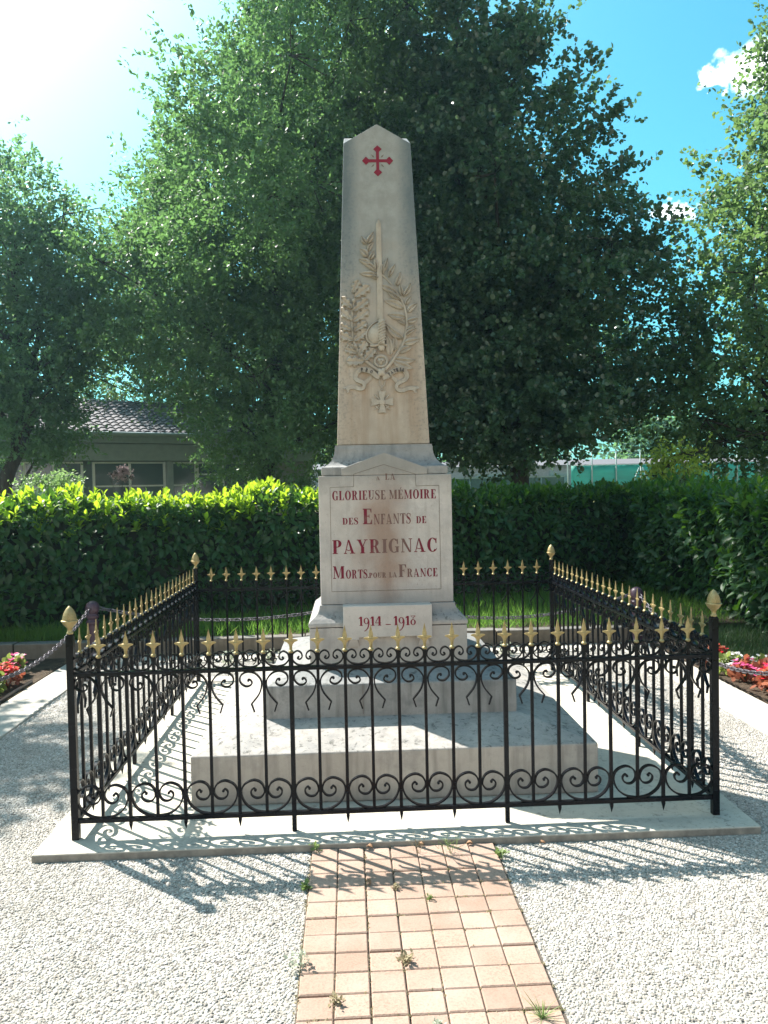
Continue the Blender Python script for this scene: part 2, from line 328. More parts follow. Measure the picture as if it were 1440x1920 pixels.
pc_ = t.mix(t.ramp(pn, .44, .62, 0, .6), cr.outputs[0], t.mix(.5, cr.outputs[0], (.24, .215, .175))); pc_ = t.mix(t.ramp(pn2, .56, .70, 0, .35), pc_, (.17, .155, .13))
M['pebble'] = t.done(pc_, .75, spec=.3)
t = NT('peach_paver'); n = t.noise(5, 4); n2 = t.noise(120, 4, .7); g = t.n('ShaderNodeNewGeometry'); rnd = g.outputs['Random Per Island']
c = t.mix(rnd, (.255, .17, .125), (.345, .242, .185)); c = t.mix(t.ramp(n2, .46, .68, 0, .75), c, (.17, .12, .09)); c = t.mix(t.ramp(n, .42, .7, 0, .5), c, (.36, .27, .22))
M['paver'] = t.done(c, .9, t.bump(n2, .5, .003), spec=.2)
M['joint'] = simple('joint_soil', (.10, .08, .06), .95, .3, 30, .5)
t = NT('soil'); n = t.noise(12, 8, .7); n2 = t.noise(70, 5)
M['soil'] = t.done(t.mix(t.ramp(n, .35, .7), (.035, .025, .018), (.10, .075, .05)), .95, t.bump(n2, 1, .02), spec=.15)
t = NT('park_grass'); n = t.noise(.25, 5); n2 = t.noise(8, 6, .7)
M['ground'] = t.done(t.mix(t.ramp(n, .35, .65), t.mix(n2, (.06, .095, .02), (.10, .13, .03)), t.mix(n2, (.16, .15, .06), (.22, .20, .09))), .95, t.bump(n2, .6, .04), spec=.15)
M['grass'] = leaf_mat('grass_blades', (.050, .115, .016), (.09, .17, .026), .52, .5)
M['lawn_grass_shaded'] = leaf_mat('shaded_lawn_grass_blades', (.012, .032, .009), (.024, .056, .014), .3, .6)  # same grass, its colour darkened to stand for shade on the lawn
M['hedge'] = leaf_mat('laurel_leaves', (.013, .040, .014), (.026, .068, .020), .30, .46, (.05, .12, .010), .32)
M['hedge_young_lit'] = leaf_mat('sunlit_young_laurel_leaves', (.05, .125, .012), (.11, .20, .016), .50, .45, (.23, .33, .018), .3)
M['hedge_shoot_shaded'] = leaf_mat('shaded_shoot_leaves', (.016, .050, .010), (.030, .085, .014), .40, .45, (.06, .13, .01), .3)  # shoot leaves again, coloured darker for the shaded part of the hedge
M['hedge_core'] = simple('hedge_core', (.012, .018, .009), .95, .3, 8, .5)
M['treeA'] = leaf_mat('mid_green_leaves', (.044, .086, .036), (.080, .132, .058), .46, .46, (.075, .150, .040), .35)
M['treeB'] = leaf_mat('dark_green_leaves', (.030, .058, .031), (.056, .094, .048), .42, .34, (.055, .110, .038), .7)
M['treeC'] = leaf_mat('blue_green_leaves', (.046, .098, .056), (.085, .145, .078), .50, .46, (.08, .155, .05), .35)
M['treeD'] = leaf_mat('olive_green_leaves', (.038, .078, .034), (.070, .118, .050), .46, .42, (.085, .145, .04), .5)
M['bush'] = leaf_mat('light_bush_leaves', (.09, .16, .05), (.16, .24, .08), .4, .5)
M['pinkbush'] = leaf_mat('grey_pink_leaves', (.17, .13, .14), (.26, .20, .20), .3, .6)
M['yellowbush'] = leaf_mat('yellow_green_leaves', (.16, .22, .03), (.26, .32, .05), .5, .5)
t = NT('bark'); n = t.noise(1, 6, .65, vec=t.scaled((12, 12, 2)))
M['bark'] = t.done(t.mix(t.ramp(n, .35, .7), (.025, .022, .018), (.075, .062, .05)), .95, t.bump(n, .9, .03), spec=.2)
# ------------------------------------------------------------------ ground and paving
def sheet(name, x0, x1, y0, y1, z, mat, kind='structure', nx=1, ny=1):
    xs = np.linspace(x0, x1, nx+1); ys = np.linspace(y0, y1, ny+1)
    V = [(x, y, z) for y in ys for x in xs]; F = [(j*(nx+1)+i, j*(nx+1)+i+1, (j+1)*(nx+1)+i+1, (j+1)*(nx+1)+i) for j in range(ny) for i in range(nx)]
    o = fast(name, V, F, mat); tag(o, kind=kind); return o
gx = np.concatenate([np.linspace(-300, -30, 12), np.linspace(-25, 45, 60), np.linspace(50, 300, 12)]); gy = np.concatenate([[-60, -10], np.linspace(0, 80, 70), np.linspace(90, 500, 14)])
sst = lambda a: np.clip(a, 0, 1)**2*(3-2*np.clip(a, 0, 1))
GXX, GYY = np.meshgrid(gx, gy); GZZ = -.075+1.22*sst((GYY-19)/9)*sst((GXX+5)/6)
ngx = len(gx); gf = [(j*ngx+i, j*ngx+i+1, (j+1)*ngx+i+1, (j+1)*ngx+i) for j in range(len(gy)-1) for i in range(ngx-1)]
tag(fast('ground', np.stack([GXX, GYY, GZZ], -1).reshape(-1, 3), gf, M['ground'], smooth=True), kind='structure')
pv = MB().box(-2.90, 2.70, -6, 2.70, -.12, -.036).build('pavement', M['gravel_bed']); tag(pv, kind='structure')
k = MB(); k.box(-2.93, -2.57, -6, 2.70, -.10, -.022)
k.box(2.42, 2.78, -6, 2.70, -.10, -.022); k.box(-2.566, 2.416, 2.36, 2.70, -.10, -.0225)
tag(k.build('kerb_strip', M['kerb'], bevel=.01), kind='structure')
# flower bed soil and lawn terrace
s = MB(); s.box(-4.6, -2.935, -6, 2.70, -.10, -.02); s.box(2.785, 3.5, -6, 2.70, -.10, -.015)
tag(s.build('soil', M['soil']), kind='structure')
def hseg(x): return 3.17+(x+3.5)*.369
lw = MB()
for x0, x1, y0 in ((-14, 9.5, 2.86),):
    lw.add([(x0, y0, .12), (x1, y0, .12), (x1, 9, .12), (x0, 5, .12), (x0, y0, -.1), (x1, y0, -.1), (x1, 9, -.1), (x0, 5, -.1)],
           [(0, 1, 2, 3), (0, 4, 5, 1), (1, 5, 6, 2), (2, 6, 7, 3), (3, 7, 4, 0)])
lw.box(3.5, 9.5, -6, 2.856, -.1, .06)
tag(lw.build('lawn', M['soil']), kind='structure')
ks = MB()
xk = -5.4
while xk < 2.7:
    ln = random.uniform(.92, 1.02); ks.box(xk, xk+ln-.008, 2.705+random.uniform(-.004, .004), 2.85, -.09, .135+random.uniform(-.006, .006)); xk += ln
o = ks.build('stone_kerb', M['oldkerb'], bevel=.012)
tag(o, 'low mossy stone kerb holding back the grass behind the railed monument', 'kerb')

# brick path: seven rows of small peach pavers
pb = MB(); p_w = .1168; g_ = .0065
tag(MB().box(-.4165, .4125, -6, -1.652, -.05, -.0335).build('path_bed', M['joint']), kind='structure')
j = 0
for r_ in range(34):
    y1 = -1.656-r_*.1145
    if y1 < -5.2: break
    for i in range(7):
        x0 = -.411+i*p_w; dz = random.uniform(-.003, .003); gx = random.uniform(0, .003); w_ = .0040+(.002 if i in (1, 2) else 0)
        x1 = x0+p_w-w_+gx*.5; y0 = y1-0.1145+.0055-random.uniform(0, .002); b = .004; zt = -.0235+dz
        # bevelled block
        vs = [(x0, y0, -.05), (x1, y0, -.05), (x1, y1, -.05), (x0, y1, -.05), (x0, y0, zt-b), (x1, y0, zt-b), (x1, y1, zt-b), (x0, y1, zt-b),
              (x0+b, y0+b, zt), (x1-b, y0+b, zt), (x1-b, y1-b, zt), (x0+b, y1-b, zt)]
        fs = [(0, 1, 5, 4), (1, 2, 6, 5), (2, 3, 7, 6), (3, 0, 4, 7), (4, 5, 9, 8), (5, 6, 10, 9), (6, 7, 11, 10), (7, 4, 8, 11), (8, 9, 10, 11)]
        pb.add(vs, fs)
tag(pb.build('path', M['paver']), kind='structure')

# loose-looking washed pebbles set in the pavement
def pebbles():
    sp = .0110; xs = np.arange(-2.56, 2.41, sp); ys = np.arange(-3.35, 2.36, sp*.87)
    X, Y = np.meshgrid(xs, ys); X = X+(np.arange(len(ys)) % 2)[:, None]*sp*.5; X = X.ravel(); Y = Y.ravel()
    X = X+rng.uniform(-.004, .004, X.size); Y = Y+rng.uniform(-.004, .004, X.size)
    keep = ~((np.abs(X) < 1.655) & (np.abs(Y) < 1.66)) & ~((X > -.418) & (X < .414) & (Y < -1.6))
    # only where the lens could look
    D = Y+5.17; keep &= (np.abs(X+.22) < D*.62+.3) & (rng.random(X.size) < .90+.12*np.sin(X*2.1+Y*1.3)*np.sin(Y*2.7-X))
    keep &= ~((Y > 1.66) & (X > 1.9)) | (X < 2.41)
    X = X[keep]; Y = Y[keep]; n = len(X)
    a = rng.uniform(0, PI, n); sx = rng.uniform(.0035, .0092, n); sy = sx*rng.uniform(.55, .95, n); sz = rng.uniform(.002, .0048, n)
    k = 6; ang = np.arange(k)*2*PI/k
    V = np.zeros((n, 2*k+1, 3), np.float32)
    wob = 1+rng.uniform(-.15, .15, (n, k))
    for lev, (rs, zf) in enumerate(((1.0, 0.0), (.72, .75))):
        ux = np.cos(ang)[None]*sx[:, None]*rs*wob; uy = np.sin(ang)[None]*sy[:, None]*rs*wob
        V[:, lev*k:(lev+1)*k, 0] = ux*np.cos(a)[:, None]-uy*np.sin(a)[:, None]; V[:, lev*k:(lev+1)*k, 1] = ux*np.sin(a)[:, None]+uy*np.cos(a)[:, None]
        V[:, lev*k:(lev+1)*k, 2] = zf*sz[:, None]
    V[:, 2*k, 2] = sz
    tx = rng.normal(0, .16, n); ty = rng.normal(0, .16, n)
    V[:, :, 2] += V[:, :, 0]*tx[:, None]+V[:, :, 1]*ty[:, None]
    V[:, :, 0] += X[:, None]; V[:, :, 1] += Y[:, None]; V[:, :, 2] += -.036+rng.uniform(-.001, .0015, n)[:, None]
    q = []
    for i in range(k): q += [(i, (i+1) % k, k+(i+1) % k), (i, k+(i+1) % k, k+i), (k+i, k+(i+1) % k, 2*k)]
    F = (np.array(q)[None]+(np.arange(n)*(2*k+1))[:, None, None]).reshape(-1, 3)
    o = fast('pebbles', V.reshape(-1, 3), F, M['pebble'], smooth=True)
    tag(o, 'pale washed pebbles set in the pavement round the railings', 'pebbles', kind='stuff')
pebbles()

# concrete slab under the railings
sb = MB(); sb.box(-1.65, 1.65, -1.652, 1.65, -.09, 0)
slab = tag(sb.build('concrete_slab', M['slab'], bevel=.006), 'flat pale concrete slab carrying the railings and the stone monument', 'slab')

# ------------------------------------------------------------------ monument
MX, MY = .0005, -.1463
mon = thing('war_memorial', 'weathered limestone obelisk on a stepped base with red lettering, inside the black railings', 'monument', (MX, MY, .001))
MB().frus([(1.0394, 1.0394, 0), (1.0394, 1.0394, .2552), (.66, .66, .342)]).build('lower_step', M['lower_step'], mon, bevel=.008)
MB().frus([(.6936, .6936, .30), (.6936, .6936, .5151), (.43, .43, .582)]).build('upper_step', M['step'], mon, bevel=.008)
for x_, z0_, z1_, hy, nm_ in ((.02, .003, .252, 1.0394, 'block_joint'), (-.16, .347, .512, .6936, 'block_joint')):
    MB().box(x_-.0016, x_+.0016, -hy-.0012, -hy+.01, z0_, z1_).build(nm_, M['engraved'], mon)
# plinth with cyma moulding
lv = [(.4574, .4574, .545), (.4574, .4574, .775), (.4574, .4574, .785)]
pr = [(.4620, .790), (.4620, .812), (.452, .826), (.430, .842), (.412, .862), (.402, .884), (.398, .904), (.398, .909)]
MB().frus(lv).frus([(a, a, z) for a, z in pr]).build('plinth', M['plinth'], mon, smooth=True, auto=40, bevel=.003)
DW = .3898
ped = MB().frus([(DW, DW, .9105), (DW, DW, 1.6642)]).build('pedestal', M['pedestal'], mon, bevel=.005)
mm = lambda L: [(a/1000, b/1000) for a, b in L]
gb = mm(TR['gable']); MB().prism([(gb[0][0], 1.6655)]+gb[1:4]+[(gb[4][0], 1.6655)], -DW, -DW+.14).build('gable', M['pedestal'], mon, bevel=.004)
# cap with hollow moulding
cp = [(.372, .372, 1.666), (.372, .372, 1.716)]
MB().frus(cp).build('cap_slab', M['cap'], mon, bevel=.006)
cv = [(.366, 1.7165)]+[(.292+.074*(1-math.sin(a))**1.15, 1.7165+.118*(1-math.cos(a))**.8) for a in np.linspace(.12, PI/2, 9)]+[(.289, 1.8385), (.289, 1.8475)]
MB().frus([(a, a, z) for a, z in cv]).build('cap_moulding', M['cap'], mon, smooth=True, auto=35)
# shaft with cross-gabled top
OW, OA, TW, TA, AZ = .2771, 1.8495, .202, 3.661, 3.7762
tg = TW-.004
ob = MB(); 
vs = [(-OW, -OW, OA), (OW, -OW, OA), (OW, OW, OA), (-OW, OW, OA), (-TW, -TW, TA), (TW, -TW, TA), (TW, TW, TA), (-TW, TW, TA),
      (0, -tg, AZ), (tg, 0, AZ), (0, tg, AZ), (-tg, 0, AZ), (0, 0, AZ+.002)]
fs = [(0, 1, 5, 8, 4), (1, 2, 6, 9, 5), (2, 3, 7, 10, 6), (3, 0, 4, 11, 7), (4, 8, 12), (8, 5, 12), (5, 9, 12), (9, 6, 12), (6, 10, 12), (10, 7, 12), (7, 11, 12), (11, 4, 12), (3, 2, 1, 0)]
shaft = ob.add(vs, fs).build('obelisk', M['obelisk'], mon, bevel=.005)
def FY(z): return -(OW+(TW-OW)*(z-OA)/(TA-OA))
def P3(x, z, w): return (x, FY(z)-w, z)

# carved relief on the shaft
def relief_grid(mb, rows):      # rows of (x,z,w) points -> sheet on the face, edges sunk into it
    m = len(rows); n = len(rows[0]); vs = []
    for r_ in rows:
        for p in r_: lim = -FY(p[1])-.007; vs.append(P3(max(-lim, min(lim, p[0])), p[1], p[2]))
    fs = [(i*n+k, i*n+k+1, (i+1)*n+k+1, (i+1)*n+k) for i in range(m-1) for k in range(n-1)]
    mb.add(vs, fs)
def laurel_leaf(mb, x0, z0, x1, z1, w, lift=.012):
    d = np.array([x1-x0, z1-z0]); L = np.hypot(*d); d = d/L; p = np.array([-d[1], d[0]]); rows = []
    bend = random.uniform(-.08, .08)*L
    for i in range(11):
        t = i/10; hw = w*.5*(math.sin(PI*t**.8)**.75 if 0 < t < 1 else 0)+.0006
        c = np.array([x0, z0])+d*L*t+p*bend*math.sin(PI*t); tw_ = .35*math.sin(2*t)
        r_ = []
        for s_, h in ((-1, -.004), (-.97, .75), (-.5, 1.0), (0, .45), (.5, 1.15), (.97, .8), (1, -.004)):
            q = c+p*hw*s_; r_.append((q[0], q[1], lift*(h if h > 0 else 0)*(.5+.7*math.sin(PI*min(1, t+.12)))+(-.002 if h < 0 else 0)))
        rows.append(r_)
    relief_grid(mb, rows)
def oak_leaf(mb, x0, z0, x1, z1, w, lift=.014):
    w = w*1.28; x0, z0 = x0-(x1-x0)*.08, z0-(z1-z0)*.08; x1, z1 = x1+(x1-x0)*.08, z1+(z1-z0)*.08
    d = np.array([x1-x0, z1-z0]); L = np.hypot(*d); d = d/L; p = np.array([-d[1], d[0]]); rows = []
    N = 33
    for i in range(N):
        t = i/(N-1); env = math.sin(PI*(t*.93+.035))**.6*(.65+.5*t); lobe = 1-.40*(.5+.5*math.cos(2*PI*3.1*t))**2.2
        hw = w*.5*env*lobe*(1 if 0 < i < N-1 else .25)+.0005; c = np.array([x0, z0])+d*L*t*1.0; r_ = []
        for s_, h in ((-1, -1), (-.94, .55), (-.6, 1.15), (-.25, .8), (0, .5), (.25, .8), (.6, 1.15), (.94, .55), (1, -1)):
            q = c+p*hw*s_+d*abs(s_)*.12*w; r_.append((q[0], q[1], -.002 if h < 0 else lift*h*(1.0-.12*math.cos(2*PI*3.1*t))))
        rows.append(r_)
    relief_grid(mb, rows)
def stem(mb, pts, r0, r1):
    c = cat_rom([(a/1000, b/1000) for a, b in pts], 6); n = len(c)
    mb.tube([P3(q[0], q[1], .004) for q in c], [r0+(r1-r0)*i/(n-1) for i in range(n)], 8)
lb = MB(); stem(lb, TR['lstem'], .012, .0035)
for x0, z0, x1, z1, w in TR['laurel']: laurel_leaf(lb, x0/1000, z0/1000, x1/1000, z1/1000, w/1000*1.85, random.uniform(.014, .021))
lb.build('laurel_branch', M['carving'], shaft, smooth=True, auto=50)
okb = MB(); stem(okb, TR['ostem'], .005, .012)
for x0, z0, x1, z1, w in TR['oak']: oak_leaf(okb, x0/1000, z0/1000, x1/1000, z1/1000, w/1000, random.uniform(.014, .021))
for ax, az in ((-.176, 2.60), (-.16, 2.71), (-.155, 2.44), (-.12, 2.385)):
    pts = [P3(ax, az+q, .012) for q in np.linspace(-.014, .014, 7)]; okb.tube(pts, [.002, .008, .0105, .011, .0105, .008, .002], 8)
okb.build('oak_branch', M['carving'], shaft, smooth=True, auto=50)
# sword
sw = MB(); bl = []
for z, hw in ((3.202, .001), (3.19, .009), (3.166, .0145), (3.0, .0155), (2.80, .0165), (2.60, .0175)):
    bl.append([(-.003+0*z-hw, z, -.002), (-.003-hw, z, .010), (-.003, z, .016), (-.003+hw, z, .010), (-.003+hw, z, -.002)])
relief_grid(sw, bl)
bw = mm(TR['bowl']); outl = cat_rom(bw, 5); cx, cz = -.012, 2.515
rows = []
for q in outl: rows.append([(q[0], q[1], -.002), (q[0]*.98+cx*.02, q[1]*.98+cz*.02, .020), (q[0]*.90+cx*.10, q[1]*.90+cz*.10, .024), (q[0]*.86+cx*.14, q[1]*.86+cz*.14, .014)]+[(cx+(q[0]-cx)*f, cz+(q[1]-cz)*f, .014+.026*(1-f*f)) for f in (.7, .5, .3, .1, 0)])
relief_grid(sw, rows)
gp = [P3(.002+.003*0, z, .030) for z in np.linspace(2.592, 2.445, 12)]
sw.tube(gp, [.019+.002*math.sin(i) for i in range(12)], 12)
for i in range(8):
    z = 2.575-i*.0165; arc = [(-.020+.044*s_, z-.012+.024*s_, .030+.0215*math.sin(PI*(.12+.76*s_))) for s_ in np.linspace(0, 1, 7)]
    sw.tube([P3(*a) for a in arc], .0042, 6)
sw.tube([P3(x, 2.441+.004*math.cos(x*60), .02) for x in np.linspace(-.07, .034, 8)], .0075, 8)
sw.tube([P3(-.001, 2.436-.005*i, .014) for i in range(7)], [.019, .021, .021, .019, .016, .015, .008], 12)
sw.build('sword', M['carving'], shaft, smooth=True, auto=45)
# knot roundel under the pommel
kn = MB(); kc = (-.006, 2.346)
for i in range(3):
    a0 = i*2*PI/3+.5
    kn.tube([P3(kc[0]+.012*f*math.cos(a0), kc[1]+.012*f*math.sin(a0), .012+.012*(1-f*f*.6)) for f in (0, 1, 2, 3)], [.011, .010, .008, .004], 8)
kn.tube([P3(kc[0]+.036*math.cos(a), kc[1]+.032*math.sin(a), .012) for a in np.linspace(0, 2*PI, 25)], .0085, 8)
kn.add([P3(kc[0]+.036*math.cos(a), kc[1]+.032*math.sin(a), .010) for a in np.linspace(0, 2*PI, 25)[:-1]], [tuple(range(24))])
kn.tube([P3(-.02, 2.296, .012), P3(-.008, 2.283, .018), P3(.006, 2.270, .018), P3(.014, 2.262, .01)], [.011, .016, .016, .010], 10)
kn.tube([P3(.012, 2.300, .012), P3(.002, 2.286, .02), P3(-.012, 2.270, .016), P3(-.022, 2.262, .01)], [.011, .016, .016, .010], 10)
kn.build('stem_knot', M['carving'], shaft, smooth=True, auto=50)
# ribbon
rb = MB()
for key in ('rib', 'ribR'):
    c = cat_rom(mm(TR[key]), 6); n = len(c); rows = []
    for i, q in enumerate(c):
        tn = c[min(i+1, n-1)]-c[max(i-1, 0)]; tn = tn/np.hypot(*tn); nn = np.array([-tn[1], tn[0]]); f = i/(n-1)
        hw = .0145 if f < .38 else .0145-.004*math.sin((f-.38)/.62*PI); tail = (.006 if i > n-5 else 0)
        lift = .013+.006*math.sin(f*12)+(.004 if f < .35 else 0)
        rows.append([tuple(q+nn*(hw+tail))+(-.002,), tuple(q+nn*(hw+tail))+(lift,), tuple(q+nn*hw*.85)+(lift+.002,), tuple(q-(tn*.012 if i > n-3 else 0))+(lift,), tuple(q-nn*hw*.85)+(lift+.002,), tuple(q-nn*(hw+tail))+(lift,), tuple(q-nn*(hw+tail))+(-.002,)])
    relief_grid(rb, rows)
for sgn, X0 in ((-1, -.06), (1, .055)):   # the folded-back loops of the ribbon
    c = cat_rom([(X0, 2.256), (X0+sgn*.018, 2.238), (X0+sgn*.035, 2.226), (X0+sgn*.052, 2.214)], 5)
    relief_grid(rb, [[tuple(q+np.array([0, .016]))+(-.002,), tuple(q+np.array([0, .015]))+(.006,), tuple(q)+(.008,), tuple(q-np.array([0, .014]))+(.005,), tuple(q-np.array([0, .015]))+(-.002,)] for q in c])
ribbon = rb.build('ribbon', M['carving'], shaft, smooth=True, auto=50)
# medal
md = MB(); mcx, mcz = -.003, 2.102
def fprism(mb, poly, w0, w1, inset=.0):
    n = len(poly); c = np.mean(poly, axis=0)
    vs = [P3(x, z, w0) for x, z in poly]+[P3(x, z, w1) for x, z in poly]
    mb.add(vs, [tuple(range(n, 2*n))]+[(i, (i+1) % n, (i+1) % n+n, i+n) for i in range(n)])
for i in range(4):
    a = i*PI/2; ca, sa = math.cos(a), math.sin(a)
    pl = [(.008, -.009), (.066, -.0235), (.062, 0), (.066, .0235), (.008, .009)]
    fprism(md, [(mcx+x*ca-z*sa, mcz+x*sa+z*ca) for x, z in pl], -.002, .013)
    pl2 = [(.012, -.010), (.060, -.0185), (.060, .0185), (.012, .010)]
for i, a in enumerate((PI/4, 3*PI/4, 5*PI/4, 7*PI/4)):
    r1 = .064; ca, sa = math.cos(a), math.sin(a)
    md.tube([P3(mcx+.015*ca, mcz+.015*sa, .005), P3(mcx+r1*.8*ca, mcz+r1*.8*sa, .005), P3(mcx+r1*ca, mcz+r1*sa, .003)], [.0042, .0042, .0025 if i < 2 else .006], 6)
    if i > 1: md.tube([P3(mcx+.044*ca-.012*sa, mcz+.044*sa+.012*ca, .007), P3(mcx+.044*ca+.012*sa, mcz+.044*sa-.012*ca, .007)], .0042, 6)
md.tube([P3(mcx, mcz, w) for w in (-.002, .016, .0165)], [.0165, .0165, .014], 20)
md.tube([P3(x/1000, z/1000, .004) for x, z in ((-17, 2240), (-17, 2205), (-2, 2190), (13, 2205), (17, 2240))], .0048, 6)
md.tube([P3(mcx+.006*math.cos(a), 2.182+.007*math.sin(a), .006) for a in np.linspace(0, 2*PI, 11)], .003, 6)
md.build('medal', M['carving'], shaft, smooth=True, auto=40)
# red cross with diamond ends
ce = MB(); c0, c1 = .001, 3.553
for i in range(4):
    a = i*PI/2; ca, sa = math.cos(a), math.sin(a); e0 = .0005*i
    fprism(ce, [(c0+x*ca-z*sa, c1+x*sa+z*ca) for x, z in ((.0088, -.0088), (.054, -.0088), (.054, .0088), (.0088, .0088))], -.001, .0032+e0*.2)
    fprism(ce, [(c0+x*ca-z*sa, c1+x*sa+z*ca) for x, z in ((.0455, 0), (.070, -.025), (.093, 0), (.070, .025))], -.001, .0042+e0*.2)
fprism(ce, [(c0-.0088, c1-.0088), (c0+.0088, c1-.0088), (c0+.0088, c1+.0088), (c0-.0088, c1+.0088)], -.001, .0030)
ce.build('red_cross_emblem', M['red_fresh'], shaft)
for a in (PI/4, 3*PI/4, 5*PI/4, 7*PI/4):
    pt = MB(); ca, sa = math.cos(a), math.sin(a); fprism(pt, [(c0+x*ca-z*sa, c1+x*sa+z*ca) for x, z in ((.028, 0), (.038, .005), (.055, 0), (.038, -.005))], -.001, .002)
    pt.build('engraved_petal', M['engraved'], shaft)

# ------------------------------------------------------------------ lettering: a fat-face roman drawn as outlines
TH, HN = .215, .055
def arcp(cx, cy, rx, ry, a0, a1, th=TH, hn=HN, n=12):
    out = []
    for i in range(n):
        q = []
        for a in (R(a0+(a1-a0)*i/n), R(a0+(a1-a0)*(i+1)/n)):
            q.append(((cx+rx*math.cos(a), cy+ry*math.sin(a)), (cx+(rx-th)*math.cos(a), cy+(ry-hn)*math.sin(a))))
        out.append([q[0][0], q[1][0], q[1][1], q[0][1]])
    return out
def rc(x0, y0, x1, y1): return [(x0, y0), (x1, y0), (x1, y1), (x0, y1)]
def sf(x, y, w=TH, s=.07, top=False): return rc(x-s, y-(HN if top else 0), x+w+s, y+(0 if top else HN))
def stroke(pts, ws, n=6):
    c = cat_rom([(a, b, w) for (a, b), w in zip(pts, ws)], n); out = []; m = len(c); L = []
    for i, q in enumerate(c):
        t_ = (c[min(i+1, m-1)]-c[max(i-1, 0)])[:2]; t_ = t_/np.hypot(*t_); nn = np.array([-t_[1], t_[0]]); L.append((q[:2]+nn*q[2]/2, q[:2]-nn*q[2]/2))
    for i in range(m-1): out.append([tuple(L[i][0]), tuple(L[i+1][0]), tuple(L[i+1][1]), tuple(L[i][1])])
    return out
def glyph(c):
    T, h = TH, HN
    if c == 'I': return [rc(.07, 0, .07+T, 1), sf(.07, 0), sf(.07, 1, top=True)], .33
    if c == 'L': return [rc(.07, 0, .07+T, 1), rc(0, 0, .62, h), sf(.07, 1, top=True), [(.62, 0), (.62, .3), (.58, .3), (.48, h)]], .64
    if c in 'EÉF':
        g = [rc(.07, 0, .07+T, 1), rc(0, 1-h, .58, 1), rc(.07+T, .49, .42, .49+h), rc(.40, .40, .44, .62), [(.58, 1), (.58, .74), (.55, .74), (.47, 1-h)]]
        if c == 'F': return g+[sf(.07, 0)], .60
        g += [rc(0, 0, .61, h), [(.61, 0), (.61, .29), (.58, .29), (.48, h)]]
        if c == 'É': g += [[(.26, 1.08), (.33, 1.06), (.46, 1.27), (.36, 1.27)]]
        return g, .64
    if c == 'T': return [rc(.26, 0, .26+T, 1), sf(.26, 0), rc(0, 1-h, .70, 1), [(0, 1), (0, .72), (.03, .72), (.12, 1-h)], [(.70, 1), (.70, .72), (.67, .72), (.58, 1-h)]], .70
    if c in 'PR':
        g = [rc(.07, 0, .07+T, 1), sf(.07, 0), sf(.07, 1, top=True), rc(.2, 1-h, .36, 1), rc(.2, .47, .36, .47+h)]+arcp(.36, .735, .28, .265, -90, 90)
        if c == 'R': g += [[(.34, .49), (.50, .49), (.68, .0), (.50, .0)], rc(.46, 0, .76, h)]; return g, .76
        return g, .66
    if c == 'D': return [rc(.07, 0, .07+T, 1), rc(0, 0, .36, h), rc(0, 1-h, .36, 1)]+arcp(.36, .5, .36, .5, -90, 90, n=16), .74
    if c == 'O': return arcp(.38, .5, .38, .52, 0, 360, n=28), .76
    if c in 'CG':
        g = arcp(.38, .5, .38, .52, 48, 318 if c == 'C' else 300, n=20)+[[(.60, .62), (.66, .62), (.66, 1.0), (.62, .98), (.56, .84)]]
        if c == 'C': g += [[(.64, .14), (.69, .25), (.66, .26), (.58, .12)]]; return g, .70
        return g+[rc(.52, .02, .52+T*.8, .44), rc(.44, .40, .74, .44+.005)], .74
    if c == 'S':
        return stroke([(.52, .72), (.46, .93), (.28, .995), (.10, .90), (.08, .73), (.22, .58), (.40, .46), (.50, .27), (.44, .08), (.26, .005), (.08, .08), (.03, .28)], [.05, .06, .05, .10, .15, .2, .2, .15, .09, .05, .06, .05])+[rc(.50, .68, .54, 1.0), rc(.0, 0, .04, .32)], .58
    if c == 'U': return [rc(.07, .28, .07+T, 1), sf(.07, 1, top=True), rc(.60, .28, .60+h, 1), rc(.50, 1-h, .76, 1)]+arcp(.36, .30, .29, .31, 180, 360, th=.12), .76
    if c == 'N': return [rc(.09, 0, .09+h, 1), rc(0, 0, .24, h), [(.02, 1), (.22, 1), (.70, 0), (.58, 0)], rc(.65, 0.0, .65+h, 1), rc(.55, 1-h, .80, 1)], .80
    if c == 'M': return [rc(.09, 0, .09+h, 1), rc(0, 0, .24, h), [(.04, 1), (.24, 1), (.50, .12), (.44, 0)], [(.50, .12), (.44, 0), (.70, 1), (.76, 1)], rc(.70, 0, .70+T, 1), rc(.62, 0, .96, h), rc(.70, 1-h, .96, 1), rc(0, 1-h, .1, 1)], .96
    if c == 'A': return [[(.30, 1), (.40, 1), (.73, 0), (.53, 0)], [(.30, 1), (.345, .90), (.12, 0), (.07, 0)], rc(0, 0, .22, h), rc(.44, 0, .80, h), [(.16, .28), (.34, .20), (.33, .255), (.16, .335)], [(.34, .20), (.57, .28), (.55, .335), (.33, .255)]], .80
    if c == 'Y': return [[(.06, 1), (.26, 1), (.44, .48), (.30, .44)], [(.66, 1), (.61, 1), (.38, .48), (.42, .42)], rc(.29, 0, .29+T, .48), sf(.29, 0), rc(0, 1-h, .32, 1), rc(.50, 1-h, .76, 1)], .76
    if c == '1': return [rc(.16, 0, .16+T, .98), sf(.16, 0, s=.08), [(.16, .98), (.16, .80), (.0, .72), (.0, .76)]], .42
    if c == '4': return [rc(.36, 0, .36+T, 1), sf(.36, 0), [(.36, 1), (.46, 1), (.06, .32), (.0, .32)], rc(0, .26, .66, .32)], .68
    if c == '9': return arcp(.30, .52, .30, .34, 0, 360, th=.15, n=20)+stroke([(.56, .56), (.57, .25), (.48, -.15), (.28, -.45), (.08, -.58)], [.12, .14, .12, .08, .09]), .62
